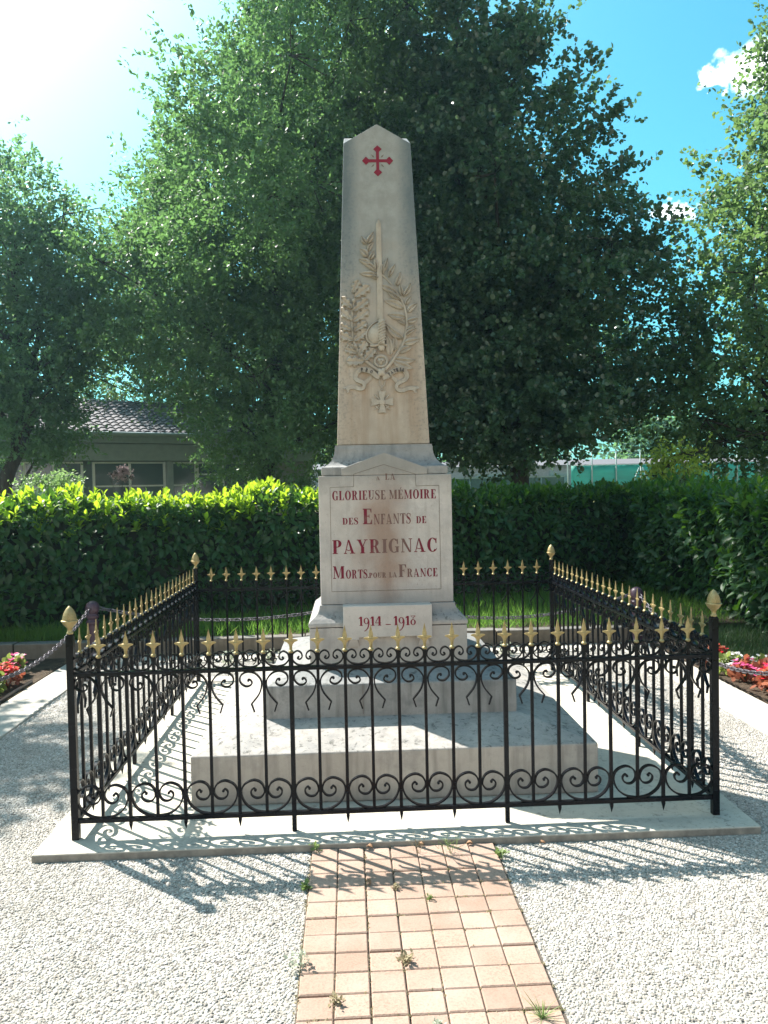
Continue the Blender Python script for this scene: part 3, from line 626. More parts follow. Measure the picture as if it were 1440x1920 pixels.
    if c == '8': return arcp(.29, .30, .29, .31, 0, 360, th=.15, n=20)+[[(.13, .52), (.22, .60), (.55, 1.0), (.46, 1.0)], [(.45, .52), (.40, .60), (.03, 1.0), (.08, 1.0)], rc(.03, .955, .55, 1.0)], .60
    if c == '_': return [rc(0, .06, .66, .20)], .66
    if c == '.': return [rc(0, 0, .12, .12)], .14
    return [], .35
def letters(mb, text, x0, x1, z0, z1, h, yf, kern=.13, e0=.0012):
    tot = sum(glyph(c)[1] for c in text)+kern*(len(text)-1); sx = (x1-x0)/tot; x = 0; j = 0
    for c in text:
        G, w = glyph(c)
        for poly in G:
            j += 1; e = e0+(j % 9)*.00006
            pts = [(x0+(x+px)*sx, z0+(z1-z0)*((x+px)/tot)+pz*h) for px, pz in poly]
            n = len(pts); mb.add([(a, yf(b)-e, b) for a, b in pts]+[(a, yf(b)+.001, b) for a, b in pts], [tuple(range(n))]+[(i, (i+1) % n, (i+1) % n+n, i+n) for i in range(n)])
        x += w+kern
T_ = TR['text']; lines = [('A0', 'LA1'), ('GLORIEUSE2', 'MÉMOIRE3'), ('DES4', 'E5', 'NFANTS6', 'DE7'), ('PAYRIGNAC8',), ('M9', 'ORTS10', 'POUR11', 'LA12', 'F13', 'RANCE14')]
for ln in lines:
    for kx in ln:
        lm = MB()
        w = kx.rstrip('0123456789'); x0, x1, z0, z1, h = [v/1000 for v in T_[kx]]
        letters(lm, w, x0, x1, z0, z1, h, lambda z: -DW)
        if kx == 'ORTS10': MB().prism([(-.112, 1.063), (-.106, 1.063), (-.106, 1.069), (-.112, 1.069)], -DW-.0011, -DW+.001).build('full_stop', M['red_worn'], ped)
        lm.build('inscription', M['red_worn' if ln[0] in ('A0', 'M9') and kx != 'M9' else 'red'], ped)
# engraved border
fr = MB(); F_ = mm(TR['frame']); F_[0] = (F_[1][0]-.002, F_[0][1]); F_[-1] = (F_[-2][0]+.002, F_[-1][1])
for i in range(len(F_)):
    a = np.array(F_[i]); b = np.array(F_[(i+1) % len(F_)]); d = (b-a)/np.hypot(*(b-a)); nn = np.array([-d[1], d[0]])*.0013
    q = [a+nn, b+nn, b-nn, a-nn]; fr.prism([tuple(v) for v in q], -DW-.0006-.0001*i, -DW+.001)
fr.build('engraved_border', M['engraved'], ped)
# date plate
BW = .4574
dp = MB().prism([(-.262, .716), (-.171, .716), (-.171, .731), (.161, .731), (.161, .716), (.251, .716), (.251, .912), (-.262, .912)], -BW-.03, -DW+.02)
plate = dp.build('date_plate', M['plate'], mon, bevel=.003)
for x in (-.204, .204):
    MB().add([(x-.022, -BW-.026, .7155), (x+.022, -BW-.026, .7155), (x+.034, -BW-.010, .675), (x-.034, -BW-.010, .675), (x-.022, -BW+.005, .7155), (x+.022, -BW+.005, .7155), (x+.034, -BW+.005, .675), (x-.034, -BW+.005, .675)],
             [(0, 1, 2, 3), (4, 7, 6, 5), (1, 5, 6, 2), (0, 3, 7, 4), (3, 2, 6, 7), (0, 4, 5, 1)]).build('drop_ornament', M['plate'], plate)
for w_, a_, b_, c_, h_ in (('1914', -.173, -.042, .799, .054), ('_', -.018, .011, .800, .03), ('1918', .028, .157, .797, .054)):
    nm = MB(); letters(nm, w_, a_, b_, c_, c_-.0015, h_, lambda z: -BW-.03, .12); nm.build('dash' if w_ == '_' else 'date_numerals', M['red_fresh'], plate)
# ribbon lettering
def on_ribbon(word, key, f0, f1, flip=False):
    c = cat_rom(mm(TR[key]), 12); mb = MB(); n = len(word); cum = [0]
    for i in range(1, len(c)): cum.append(cum[-1]+np.hypot(*(c[i]-c[i-1])))
    for i, ch in enumerate(word):
        f = f0+(f1-f0)*(i+.5)/n; s_ = f*cum[-1]; k = min(range(len(c)), key=lambda q: abs(cum[q]-s_)); tn = c[min(k+1, len(c)-1)]-c[k-1]; tn = tn/np.hypot(*tn)
        if tn[0] < 0: tn = -tn
        nn = np.array([-tn[1], tn[0]]); G, w = glyph(ch); H_ = .021; j = 0
        for poly in G:
            j += 1; pts = [c[k]+tn*((x-w/2)*H_*.85)+nn*((z-.5)*H_) for x, z in poly]
            m = len(pts); mb.add([P3(a, b, .0262+(j % 5)*.0001) for a, b in pts]+[P3(a, b, .015) for a, b in pts], [tuple(range(m))]+[(i2, (i2+1) % m, (i2+1) % m+m, i2+m) for i2 in range(m)])
    mb.build('ribbon_lettering', M['dark_letter'], shaft)
on_ribbon('ORP', 'rib', .11, .34)
on_ribbon('PATRIA', 'ribR', .085, .345)
# ------------------------------------------------------------------ wrought iron railings, four sides
H = 1.5024; G = 2*H/24; RT, RB = .763, .084
def flat_bar(pts, th=.0075, dp=.018, ball=True):
    mb = MB(); n = len(pts); vs = []; fs = []
    for i, q in enumerate(pts):
        t_ = pts[min(i+1, n-1)]-pts[max(i-1, 0)]; t_ = t_/np.hypot(*t_); nn = np.array([-t_[1], t_[0]])*th/2
        f = min(1, .45+2.2*i/n, .45+2.2*(n-1-i)/n); d = dp/2*f
        for s_, y in ((1, -d), (1, d), (-1, d), (-1, -d)): vs.append((q[0]+nn[0]*s_, y, q[1]+nn[1]*s_))
    for i in range(n-1):
        for k in range(4):
            a = i*4+k; b = i*4+(k+1) % 4; fs.append((a, b, b+4, a+4))
    fs += [(3, 2, 1, 0), tuple(range(4*n-4, 4*n))]; mb.add(vs, fs)
    return mb
def knob(mb, x, z, r=.0055):
    mb.tube([(x, y, z) for y in (-.007, -.005, .005, .007)], [r*.6, r, r, r*.6], 8)
base_half = [(0, .01), (-.42, .09), (-.78, .36), (-.93, .76), (-.81, 1.08), (-.47, 1.23), (-.18, 1.11), (-.07, .82), (-.19, .60), (-.38, .56), (-.54, .66), (-.57, .82), (-.47, .92), (-.41, .86)]
top_half = [(0, .01), (-.27, .07), (-.43, .25), (-.405, .46), (-.25, .565), (-.11, .49), (-.075, .34), (-.16, .25), (-.245, .29), (-.21, .345)]
lyre = [(.60, .30), (.50, .31), (.44, .44), (.55, .54), (.72, .53), (.875, .36), (.84, .14), (.62, .015), (.33, .07), (.12, .30), (.09, .55), (.2, .87), (.475, 1.215)]
lyre_tail = [(.475, 1.215), (.44, 1.30), (.41, 1.40), (.37, 1.52)]
def sym(half, z0):
    l = cat_rom([(x*G, z0+z*G) for x, z in half], 6); r_ = [np.array([-q[0], q[1]]) for q in l]
    return l[::-1]+r_[1:]
def mk(mb, name, smooth=True): return mb.build(name, M['iron'], None, smooth=smooth, auto=45)
pts = sym(base_half, RB+.010); b_ = flat_bar(pts); [knob(b_, s_*-.41*G+0, RB+.010+.85*G, .0065) for s_ in (-1, 1)]; base_scroll = mk(b_, 'base_scroll')
pts = sym(top_half, RT+.009); b_ = flat_bar(pts, .0064, .016); [knob(b_, s_*-.205*G, RT+.009+.335*G, .0048) for s_ in (-1, 1)]; crown_scroll = mk(b_, 'crown_scroll')
lp = cat_rom([(x*G, RT-.010-z*G) for x, z in lyre], 6)+cat_rom([(x*G, RT-.010-z*G) for x, z in lyre_tail], 4)[1:]
b_ = flat_bar(lp, .0068, .018); knob(b_, .57*G, RT-.010-.335*G, .006); lyre_scroll = mk(b_, 'lyre_scroll')
def bar_mesh(z0, hw, spike):
    mb = MB(); z1 = .834; lv = [(hw, hw, z0+(.045 if spike else 0)), (hw, hw, z1)]
    if spike: lv = [(.0008, .0008, z0), (hw*1.05, hw*1.05, z0+.035)]+lv
    return mb.frus(lv)
bars = {'odd': bar_mesh(RB-.004, .0070, False).build('bar', M['iron'], bevel=.0015), 'even': bar_mesh(.028, .0074, True).build('bar', M['iron'], bevel=.0015),
        'supp': bar_mesh(.0005, .0105, False).build('bar', M['iron'], bevel=.002)}
def spearhead():
    o_ = [(.0066, .846), (.0066, .862), (.0090, .8735), (.0170, .8835), (.0325, .8905), (.0335, .8945), (.0230, .8975), (.0095, .8985), (.0108, .906), (.0098, .914), (.0055, .932), (0, .958)]
    vs = []; fs = []
    for hw, z in o_:
        rid = .0066 if z < .9 else .0066*(.958-z)/.058+.0008
        vs += [(-hw, -.002, z), (-hw*.45, -rid*.55, z), (0, -rid, z), (hw*.45, -rid*.55, z), (hw, -.002, z), (hw, .002, z), (hw*.45, rid*.55, z), (0, rid, z), (-hw*.45, rid*.55, z), (-hw, .002, z)]
    for i in range(len(o_)-1):
        for k in range(10):
            a = i*10+k; b = i*10+(k+1) % 10; fs.append((a, b, b+10, a+10))
    fs.append(tuple(range(10))[::-1])
    mb = MB().add(vs, fs); mb.lathe([(.006, .833), (.0105, .835), (.0125, .840), (.0105, .845), (.007, .848)], 12)
    mb.tube([(-.0155, 0, .888), (-.005, -.006, .890), (.005, -.006, .890), (.0155, 0, .888)], .0022, 6)
    return mb.build('spearhead', M['gold'], None, smooth=True, auto=30)
spear = spearhead()
post_m = MB().frus([(.0165, .0165, 0.0006), (.0165, .0165, .945), (.010, .010, .951)]).build('corner_post', M['iron'], bevel=.002)
pcp = [(.0120, .948), (.0155, .952), (.0150, .957), (.0115, .960), (.0110, .972), (.0150, .982), (.0230, .990), (.0290, .998), (.0325, 1.006), (.0360, 1.009), (.0360, 1.013), (.0290, 1.0145)]
pc = MB().lathe(pcp, 24, mod=lambda a, f: 1+(.07*abs(math.cos(4*a)) if .5 < f < .95 else 0))
egg = [(.0300*(1-u**1.9)**.72, 1.0125+.066*u) for u in np.linspace(0, .985, 34)]+[(.0008, 1.0785)]
def scales(a, f):
    s1 = math.sin(7*a+f*19); s2 = math.sin(7*a-f*19); return 1+.17*min(abs(s1), abs(s2))**.5-.10
pc.lathe(egg, 84, mod=scales)
cone = pc.build('pine_cone_finial', M['gold'], None, smooth=True)
protos = [base_scroll, crown_scroll, lyre_scroll, spear, post_m, cone]+list(bars.values())
def rail(z, hh, dd, L, dz=0):
    return MB().box(-L, L, -dd, dd, z-hh, z+hh)
used_bar = {}
def fence_side(label, loc, rz, posts):
    root = thing('iron_fence', label, 'railing', loc, rz, 'black wrought iron railings with gold spearheads round the monument')
    L = H-.0172
    rail(RT, .0085, .0150, L).build('top_rail', M['iron'], root, bevel=.002); rail(RB, .0095, .0125, L).build('bottom_rail', M['iron'], root, bevel=.002)
    for i in range(1, 24):
        x = -H+i*G; kind = 'supp' if i in (8, 16) else ('even' if i % 2 == 0 else 'odd')
        b = child(bars[kind], root, (x+random.uniform(-.0012, .0012), random.uniform(-.0008, .0008), 0)); b.rotation_euler = (random.uniform(-.002, .002), random.uniform(-.0025, .0025), 0); s_ = child(spear, b, (0, 0, 0)); s_.rotation_euler = (random.uniform(-.02, .02), random.uniform(-.03, .03), random.uniform(-.08, .08)) if False else (0, 0, random.uniform(-.10, .10))
    for i in range(24):
        x = -H+(i+.5)*G
        child(crown_scroll, root, (x, 0, 0))
        odd = i+1 if (i+1) % 2 else i          # lyres lean on the odd bars
        child(lyre_scroll, root, (-H+odd*G, 0, 0), (1 if odd == i else -1, 1, 1))
        if i % 2 == 0: child(base_scroll, root, (-H+(i+1)*G, 0, random.uniform(-.004, .001)))
    for s_ in posts:
        pp = child(post_m, root, (s_*H, 0, 0)); child(cone, pp, (0, 0, 0))
    return root
fence_side('front side of the black railings, nearest the camera across the brick path', (0, -H, .0005), 0, (-1, 1))
fence_side('rear side of the black railings, in front of the mossy kerb and hedge', (0, H, .0005), PI, (-1, 1))
fence_side('left-hand side of the black railings, throwing its scroll shadow on the slab', (-H, 0, .0005), -PI/2, ())
fence_side('right-hand side of the black railings, towards the lawn and red flowers', (H, 0, .0005), PI/2, ())
for p_ in protos:
    me = p_.data; bpy.data.objects.remove(p_)

# ------------------------------------------------------------------ bollards and chains
def bollard(label, x, y, z0=-.022):
    b = thing('bollard', label, 'bollard', (x, y, z0), 0, 'plum bollards round the plaza')
    MB().lathe([(.075, 0), (.075, .035), (.064, .045), (.056, .06), (.052, .10), (.052, .33), (.056, .345), (.062, .352), (.062, .372), (.050, .382), (.046, .392), (.052, .402), (.060, .412), (.060, .430), (.050, .440), (.047, .452), (.056, .462)], 28).build('shaft', M['bollard'], b, smooth=True, auto=35)
    MB().lathe([(.056, .462), (.064, .475), (.066, .492), (.064, .520), (.054, .545), (.036, .562), (.015, .570), (.002, .572)], 28).build('domed_head', M['bollard'], b, smooth=True, auto=50)
    return b
bollard('plum-brown bollard at the left rear corner, chains running both ways', -2.72, 2.62)
bollard('plum-brown bollard at the right rear corner before the dark lawn', 2.65, 2.62)
bollard('plum-brown bollard hidden behind the obelisk base', .02, 2.62)
bollard('plum-brown bollard beyond the left edge, ending the chain over the pink flowers', -2.75, -.44)
bollard('plum-brown bollard beyond the right edge, ending the chain over the red flowers', 2.68, -.60)
def link_geo():
    pts = []; L_, w_ = .0195, .0135
    for i in range(9): a = -PI/2+PI*i/8; pts.append((L_+w_*math.cos(a), w_*math.sin(a), 0))
    for i in range(9): a = PI/2+PI*i/8; pts.append((-L_+w_*math.cos(a), w_*math.sin(a), 0))
    n = len(pts); V = []; F = []; k = 6; r_ = .0050
    for i in range(n):
        t_ = Vector(pts[(i+1) % n])-Vector(pts[i-1]); t_.normalize(); e = t_.cross(Vector((0, 0, 1)))
        for j in range(k):
            a = 2*PI*j/k; V.append(Vector(pts[i])+(e*math.cos(a)+Vector((0, 0, 1))*math.sin(a))*r_)
    for i in range(n):
        for j in range(k): F.append((i*k+j, i*k+(j+1) % k, ((i+1) % n)*k+(j+1) % k, ((i+1) % n)*k+j))
    return V, F
LV, LF = link_geo()
def chain(label, A, B, sag):
    A, B = Vector(A), Vector(B); mb = MB(); N = 300
    P = [A.lerp(B, i/N)-Vector((0, 0, 4*sag*(i/N)*(1-i/N))) for i in range(N+1)]
    cum = [0]
    for i in range(N): cum.append(cum[-1]+(P[i+1]-P[i]).length)
    pitch = .047; n = int(cum[-1]/pitch)
    for q in range(n):
        s_ = (q+.5)*cum[-1]/n; i = min(range(N), key=lambda k: abs(cum[k]-s_)); p = P[i]; t_ = (P[min(i+1, N)]-P[max(i-1, 0)]).normalized()
        e = t_.cross(Vector((0, 0, 1))).normalized(); g = e.cross(t_); a = (PI/4 if q % 2 else -PI/4)+random.uniform(-.15, .15)
        y = e*math.cos(a)+g*math.sin(a); z = t_.cross(y); Mx = Matrix((t_, y, z)).transposed()
        mb.add([p+Mx @ v for v in LV], LF)
    o = mb.build('chain', M['chain'], None, smooth=True); o.location = (0, 0, 0)
    return tag(o, label, 'chain', 'chains slung between the bollards')
zt = .478
chain('chain drooping from the left rear bollard over the pink flowers', (-2.73, 2.56, zt), (-2.75, -.38, zt), .235)
chain('chain slung behind the left half of the rear railings above the bright grass', (-2.66, 2.62, zt), (-.04, 2.62, zt), .150)
chain('chain slung behind the right half of the rear railings above the dark grass', (.08, 2.62, zt), (2.59, 2.62, zt), .205)
chain('chain drooping low over the red and white flowers on the right', (2.66, 2.56, zt), (2.68, -.54, zt), .325)

# ------------------------------------------------------------------ foliage tools
def norm(a): return a/np.maximum(1e-9, np.linalg.norm(a, axis=-1, keepdims=True))
LEAF = {'quad': (np.array([(0, 0, 0), (.32, .26, .04), (.62, .24, .03), (1, 0, -.04), (.62, -.24, .03), (.32, -.26, .04)]), [(0, 3, 2, 1), (0, 5, 4, 3)]),
        'round': (np.array([(0, 0, 0), (.22, .36, .04), (.72, .38, .03), (1, 0, -.02), (.72, -.38, .03), (.22, -.36, .04)]), [(0, 3, 2, 1), (0, 5, 4, 3)]),
        'laurel': (np.array([(0, 0, 0), (.3, 0, .03), (.65, 0, .02), (1, 0, -.08), (.12, .10, .01), (.4, .21, .085), (.75, .17, .05), (.12, -.10, .01), (.4, -.21, .085), (.75, -.17, .05)]),
                   [(0, 1, 5, 4), (1, 2, 6, 5), (2, 3, 3, 6), (0, 7, 8, 1), (1, 8, 9, 2), (2, 9, 3, 3)]),
        'blade': (np.array([(0, -.02, 0), (0, .02, 0), (.5, .018, .0), (.5, -.018, .0), (1, .003, -.12), (1, -.003, -.12)]), [(0, 1, 2, 3), (3, 2, 4, 5)])}
def leaves(name, P, D, S, mat, kind='quad', parent=None, roll=None, face=None, smooth=True):
    """P base, D direction along the leaf, S length; face = preferred upper-side normal"""
    V0, F0 = LEAF[kind]; n = len(P); D = norm(D)
    A = face if face is not None else rng.normal(size=(n, 3)); Y = norm(np.cross(A, D)); Z = np.cross(D, Y)
    V = P[:, None, :]+S[:, None, None]*(V0[None, :, 0:1]*D[:, None]+V0[None, :, 1:2]*Y[:, None]+V0[None, :, 2:3]*Z[:, None])
    if kind == 'laurel':
        tri = []; 
        for f in F0:
            f = list(dict.fromkeys(f)); tri.append((f[0], f[1], f[2]))
            if len(f) == 4: tri.append((f[0], f[2], f[3]))
        F0 = tri
    F = (np.array(F0)[None]+(np.arange(n)*len(V0))[:, None, None]).reshape(-1, len(F0[0]))
    return fast(name, V.reshape(-1, 3), F, mat, parent, smooth)
def in_ell(n, c, r, shell=.35):
    d = norm(rng.normal(size=(n, 3))); rad = rng.uniform(shell, 1, n)**.55
    return np.array(c)+d*rad[:, None]*np.array(r), d
def tree(name, label, trunk, ells, mat, ncl, ntw, nlf, ls, tl, kind='quad', trunk_r=.22, cat='tree', limbs=26, csz=.30, upb=.35, group=None, seed=1, shell=.35, zmin=-9, zcut=None):
    global rng
    rng = np.random.default_rng(seed); rs = random.Random(seed)
    base = Vector(trunk[0]); root = thing(name, label, cat, base, 0, group)
    vol = np.array([e[1][0]*e[1][1]*e[1][2] for e in ells])**.7; vol = vol/vol.sum(); C = []; O = []
    for (c, r_), w in zip(ells, vol):
        p, d = in_ell(max(4, int(ncl*w)), c, r_, shell); C.append(p); O.append(d)
    C = np.concatenate(C); O = np.concatenate(O); ok = C[:, 2] > zmin
    if zcut is not None: ok &= zcut(C)
    C = C[ok]; O = O[ok]
    cs = rng.uniform(.6, 1.35, len(C)); n = len(C)*ntw; ci = np.repeat(np.arange(len(C)), ntw)
    T0 = C[ci]+rng.normal(size=(n, 3))*csz*cs[ci][:, None]*np.array([1, 1, .75]); Dm = norm(O[ci]*.8+np.array([0, 0, upb])+rng.normal(size=(n, 3))*.55)
    Ln = tl*rng.uniform(.5, 1.5, n)*cs[ci]; k = n*nlf; ti = np.repeat(np.arange(n), nlf); s_ = np.tile(np.linspace(.05, 1, nlf), n)+rng.uniform(-.05, .05, k)
    P = T0[ti]+Dm[ti]*(s_*Ln[ti])[:, None]+rng.normal(size=(k, 3))*ls*.35; P[:, 2] -= (s_**2)*Ln[ti]*.12
    D = Dm[ti]*.7+rng.normal(size=(k, 3))*.75+np.array([0, 0, -.15]); S = ls*rng.uniform(.55, 1.3, k)
    fc = np.array([0, 0, 1.0])+rng.normal(size=(k, 3))*.65
    ok = P[:, 2] > .2
    P = P[ok]; D = D[ok]; S = S[ok]; fc = fc[ok]
    leaves('crown', P-np.array(base), D, S, mat, kind, root, face=fc)
    tp = cat_rom([np.array(q, float) for q in trunk], 5); m = len(tp); tb = MB()
    tb.tube([Vector(q)-base for q in tp], [trunk_r*(1.25 if i == 0 else 1)*(1-.82*i/(m-1)) for i in range(m)], 12)
    tb.build('trunk', M['bark'], root, smooth=True)
    lm = MB(); idx = rs.sample(range(len(C)), min(limbs, len(C)))
    for i in idx:
        c = Vector(C[i]); tz = min(max(c.z-rs.uniform(.5, 2.5), tp[0][2]+(tp[-1][2]-tp[0][2])*.18), tp[-1][2]); q = min(tp, key=lambda a: abs(a[2]-tz)); q = Vector(q)
        mid = q.lerp(c, .5)+Vector((rs.uniform(-.3, .3), rs.uniform(-.3, .3), rs.uniform(-.1, .4))); cc = cat_rom([tuple(q), tuple(mid), tuple(c)], 5)
        r0 = trunk_r*rs.uniform(.18, .36); lm.tube([Vector(a)-base for a in cc], [r0*(1-.88*j/(len(cc)-1)) for j in range(len(cc))], 6)
    for i in idx:
        for j in range(i*ntw, i*ntw+min(ntw, 6)):
            p = Vector(T0[j])-base; d = Vector(Dm[j]); lm.tube([Vector(C[i])-base, p+d*.1*Ln[j], p+d*Ln[j]], [.016, .010, .003], 4)
    lm.build('branches', M['bark'], root, smooth=True)
    return root
# ------------------------------------------------------------------ hedge
def hedge_run(name, label, A, B, depth, h, side, dens, young, lsz, seed, bulge=.10, wild=0.0, ysplit=2):
    """front face on line A-B, body on the 'side' (+1 left of A->B)"""
    global rng
    rng = np.random.default_rng(seed); A = np.array(A, float); B = np.array(B, float); L = np.linalg.norm(B-A); e = (B-A)/L; nrm = np.array([-e[1], e[0]])*side
    mid = (A+B)/2; root = thing(name, label, 'hedge', (mid[0], mid[1], .12), 0, 'clipped laurel hedges'); base = np.array([mid[0], mid[1], .12])
    zb = .12
    def surf(n, part):
        u = rng.uniform(0, L, n)
        if part == 'front': v = np.zeros(n); z = zb+rng.uniform(0, 1, n)**.85*(h-zb); out = np.tile(np.append(-nrm, .15), (n, 1))
        elif part == 'top': v = rng.uniform(0, depth, n); z = np.full(n, h); out = np.tile([0, 0, 1.0], (n, 1))
        elif part == 'back': v = np.full(n, depth); z = zb+rng.uniform(0, 1, n)*(h-zb); out = np.tile(np.append(nrm, .15), (n, 1))
        else:
            u = np.where(rng.random(n) < .5, 0, L); v = rng.uniform(0, depth, n); z = zb+rng.uniform(0, 1, n)*(h-zb); s_ = np.where(u > 0, 1, -1)[:, None]; out = np.concatenate([e[None]*s_, np.full((n, 1), .15)], 1)
        # unevenness and rounded shoulders
        w = .07*np.sin(u*2.3+seed)+.05*np.sin(u*5.1+z*4)+.04*np.sin(z*9+u*3)
        edge = np.clip((z-(h-.22))/.22, 0, 1)**2*.12 if part == 'front' else 0
        if part == 'front': v = v-w*bulge*8+edge+.10*np.clip((.45-(z-zb))/.45, 0, 1)
        if part == 'top': z = z+w*.6-.10*np.clip((.15-v)/.15, 0, 1)
        p = np.concatenate([(A[None]+u[:, None]*e+v[:, None]*nrm), z[:, None]], 1); return p, norm(out)
    parts = []
    for part, area in (('front', L*(h-zb)), ('top', L*depth), ('back', L*(h-zb)*.35), ('ends', 2*depth*(h-zb))):
        n = int(area*dens); p, o_ = surf(n, part); p = p-o_*rng.uniform(0, .16, n)[:, None]**1.3; parts.append((p, o_))
    P = np.concatenate([a for a, b in parts]); O = np.concatenate([b for a, b in parts]); n = len(P)
    # leaves hang outward like shingles; each third one turns up
    D = O*.55+np.array([0, 0, -.55])+rng.normal(size=(n, 3))*.55; upw = rng.random(n) < .35; D[upw] += np.array([0, 0, 1.1])
    F = O*1.0+np.array([0, 0, .7])+rng.normal(size=(n, 3))*.42
    leaves('foliage', P-base, D, lsz*rng.uniform(.6, 1.25, n), M['hedge'], 'laurel', root, face=F)
    # young upright shoots on the top
    m = int(L*depth*young); p, _ = surf(m, 'top'); p2, _ = surf(int(L*young*.6), 'front'); p2[:, 2] = h-.34*rng.uniform(0, 1, len(p2))**1.3
    p = np.concatenate([p, p2]); m = len(p); k = 7; hh = rng.uniform(.02, .13, m)*(1+wild); ax = norm(np.array([0, 0, 1])+rng.normal(size=(m, 3))*.22)
    ii = np.repeat(np.arange(m), k); t_ = np.tile(np.linspace(.0, 1, k), m); an = np.tile(np.arange(k)*2.4, m)+rng.uniform(0, 6, m)[ii]
    rad = np.stack([np.cos(an), np.sin(an), np.zeros(len(an))], 1); Pp = p[ii]+ax[ii]*(hh[ii]*t_)[:, None]; Dd = rad*(.95-.55*t_)[:, None]+ax[ii]*(.35+.9*t_)[:, None]+rng.normal(size=(len(ii), 3))*.12
    Ff = ax[ii]*1.0-rad*.6; sz = lsz*rng.uniform(.55, 1.0, len(ii)); uu = ((Pp[:, :2]-A[None])@e)/L; lit = uu+np.repeat(rng.normal(0, .05, m), k) < ysplit  # splits the shoots into a sunlit and a shaded leaf colour
    if lit.any(): leaves('sunlit_young_shoots', (Pp-base)[lit], Dd[lit], sz[lit], M['hedge_young_lit'], 'laurel', root, face=Ff[lit])
    leaves('shoots', (Pp-base)[~lit], Dd[~lit], sz[~lit], M['hedge_shoot_shaded'], 'laurel', root, face=Ff[~lit])
    # twiggy core
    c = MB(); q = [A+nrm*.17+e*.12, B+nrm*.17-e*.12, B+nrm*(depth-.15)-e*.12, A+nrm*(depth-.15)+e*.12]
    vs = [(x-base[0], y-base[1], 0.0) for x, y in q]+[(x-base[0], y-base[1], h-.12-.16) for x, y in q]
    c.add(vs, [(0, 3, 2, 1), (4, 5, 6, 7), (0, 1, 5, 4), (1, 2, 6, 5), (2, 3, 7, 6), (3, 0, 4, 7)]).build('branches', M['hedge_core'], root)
    return root
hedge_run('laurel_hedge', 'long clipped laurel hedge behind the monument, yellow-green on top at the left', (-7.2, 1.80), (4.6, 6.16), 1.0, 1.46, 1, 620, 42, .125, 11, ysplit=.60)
hedge_run('laurel_hedge', 'dark laurel hedge running towards the camera beside the right-hand lawn', (3.75, 5.9), (3.95, -1.6), 1.15, 1.43, 1, 620, 26, .135, 12, wild=.3, ysplit=-1)

# ------------------------------------------------------------------ trees
ks = .01144
# big left tree (trunk seen low behind the hedge) and big dark right tree
tree('broadleaf_tree', 'tall mid-green tree left of the obelisk, reaching out of the top of the photo',
     [(-2.1, 12.6, -.05), (-2.0, 12.7, 2.5), (-1.6, 12.9, 6), (-1.1, 13.1, 10), (-.6, 13.2, 13.5)],
     [((-2.7, 12.0, 5.0), (3.3, 3.0, 3.0)), ((-3.9, 12.0, 5.2), (2.3, 2.6, 2.0)), ((-1.9, 12.4, 8.2), (2.9, 2.9, 3.2)), ((-.9, 12.6, 11.6), (2.6, 2.8, 3.2)), ((-2.9, 12.2, 7.0), (2.2, 2.3, 2.4)), ((-.2, 12.0, 4.2), (1.9, 2.3, 2.7)), ((.2, 12.6, 8.5), (1.9, 2.0, 3)),
      ((-1.5, 11.3, 2.9), (2.3, 1.9, 1.4)), ((-2.6, 10.0, 8.6), (2.2, 2.0, 2.6)), ((-1.0, 9.8, 12.6), (3.0, 2.6, 2.4)), ((-3.0, 9.0, 13.2), (2.5, 2.4, 2.4)), ((-1.7, 8.4, 8.2), (1.5, 1.4, 1.8)), ((-1.9, 7.9, 6.2), (1.2, 1.1, 1.4))],
     M['treeA'], 1300, 14, 21, .086, .44, 'quad', .24, seed=21, limbs=60, csz=.25, upb=.5, shell=.25, zcut=lambda C: ~((C[:, 0] < -3.95) & (C[:, 2] < 4.3)) & ~((C[:, 0] < -3.4) & (C[:, 2] < 3.2)) & ((C[:, 0] > np.where(C[:, 2] > 6.3, -5.15+.62*(C[:, 2]-6.5), -9)+.3*(12.3-C[:, 1])*(C[:, 2] > 6.3)) | (C[:, 2]-1.6 > .72*(C[:, 1]+5.2))))
tree('broadleaf_tree', 'tall very dark green tree right of the obelisk, its skirt hanging over the hedge',
     [(3.6, 12.2, -.05), (3.55, 12.2, 2.4), (3.2, 12.3, 6), (2.6, 12.5, 10), (2.2, 12.6, 14)],
     [((3.9, 11.7, 4.6), (3.3, 3.1, 3.1)), ((5.3, 12.1, 4.3), (2.2, 2.5, 2.2)), ((3.5, 12.0, 8.0), (3.0, 2.9, 3.1)), ((2.5, 12.3, 11.6), (2.7, 2.6, 3.4)), ((2.0, 11.9, 4.6), (2.1, 2.5, 2.9)), ((4.9, 12.2, 7.0), (2.0, 2.1, 2.0)), ((1.4, 12.4, 8.6), (1.9, 2.1, 3)), ((3.2, 11.2, 2.9), (2.6, 2.0, 1.3))],
     M['treeB'], 1060, 14, 20, .090, .44, 'round', .25, seed=22, limbs=60, csz=.26, upb=.3, shell=.25, zcut=lambda C: (C[:, 2] > 2.3+np.clip((C[:, 0]-3.8)*.45, 0, 1.1)) & (C[:, 0] < 2.6+.62*(12.3-C[:, 2])) & ((C[:, 0] < 4.7) | (rng.random(len(C)) < .50)))
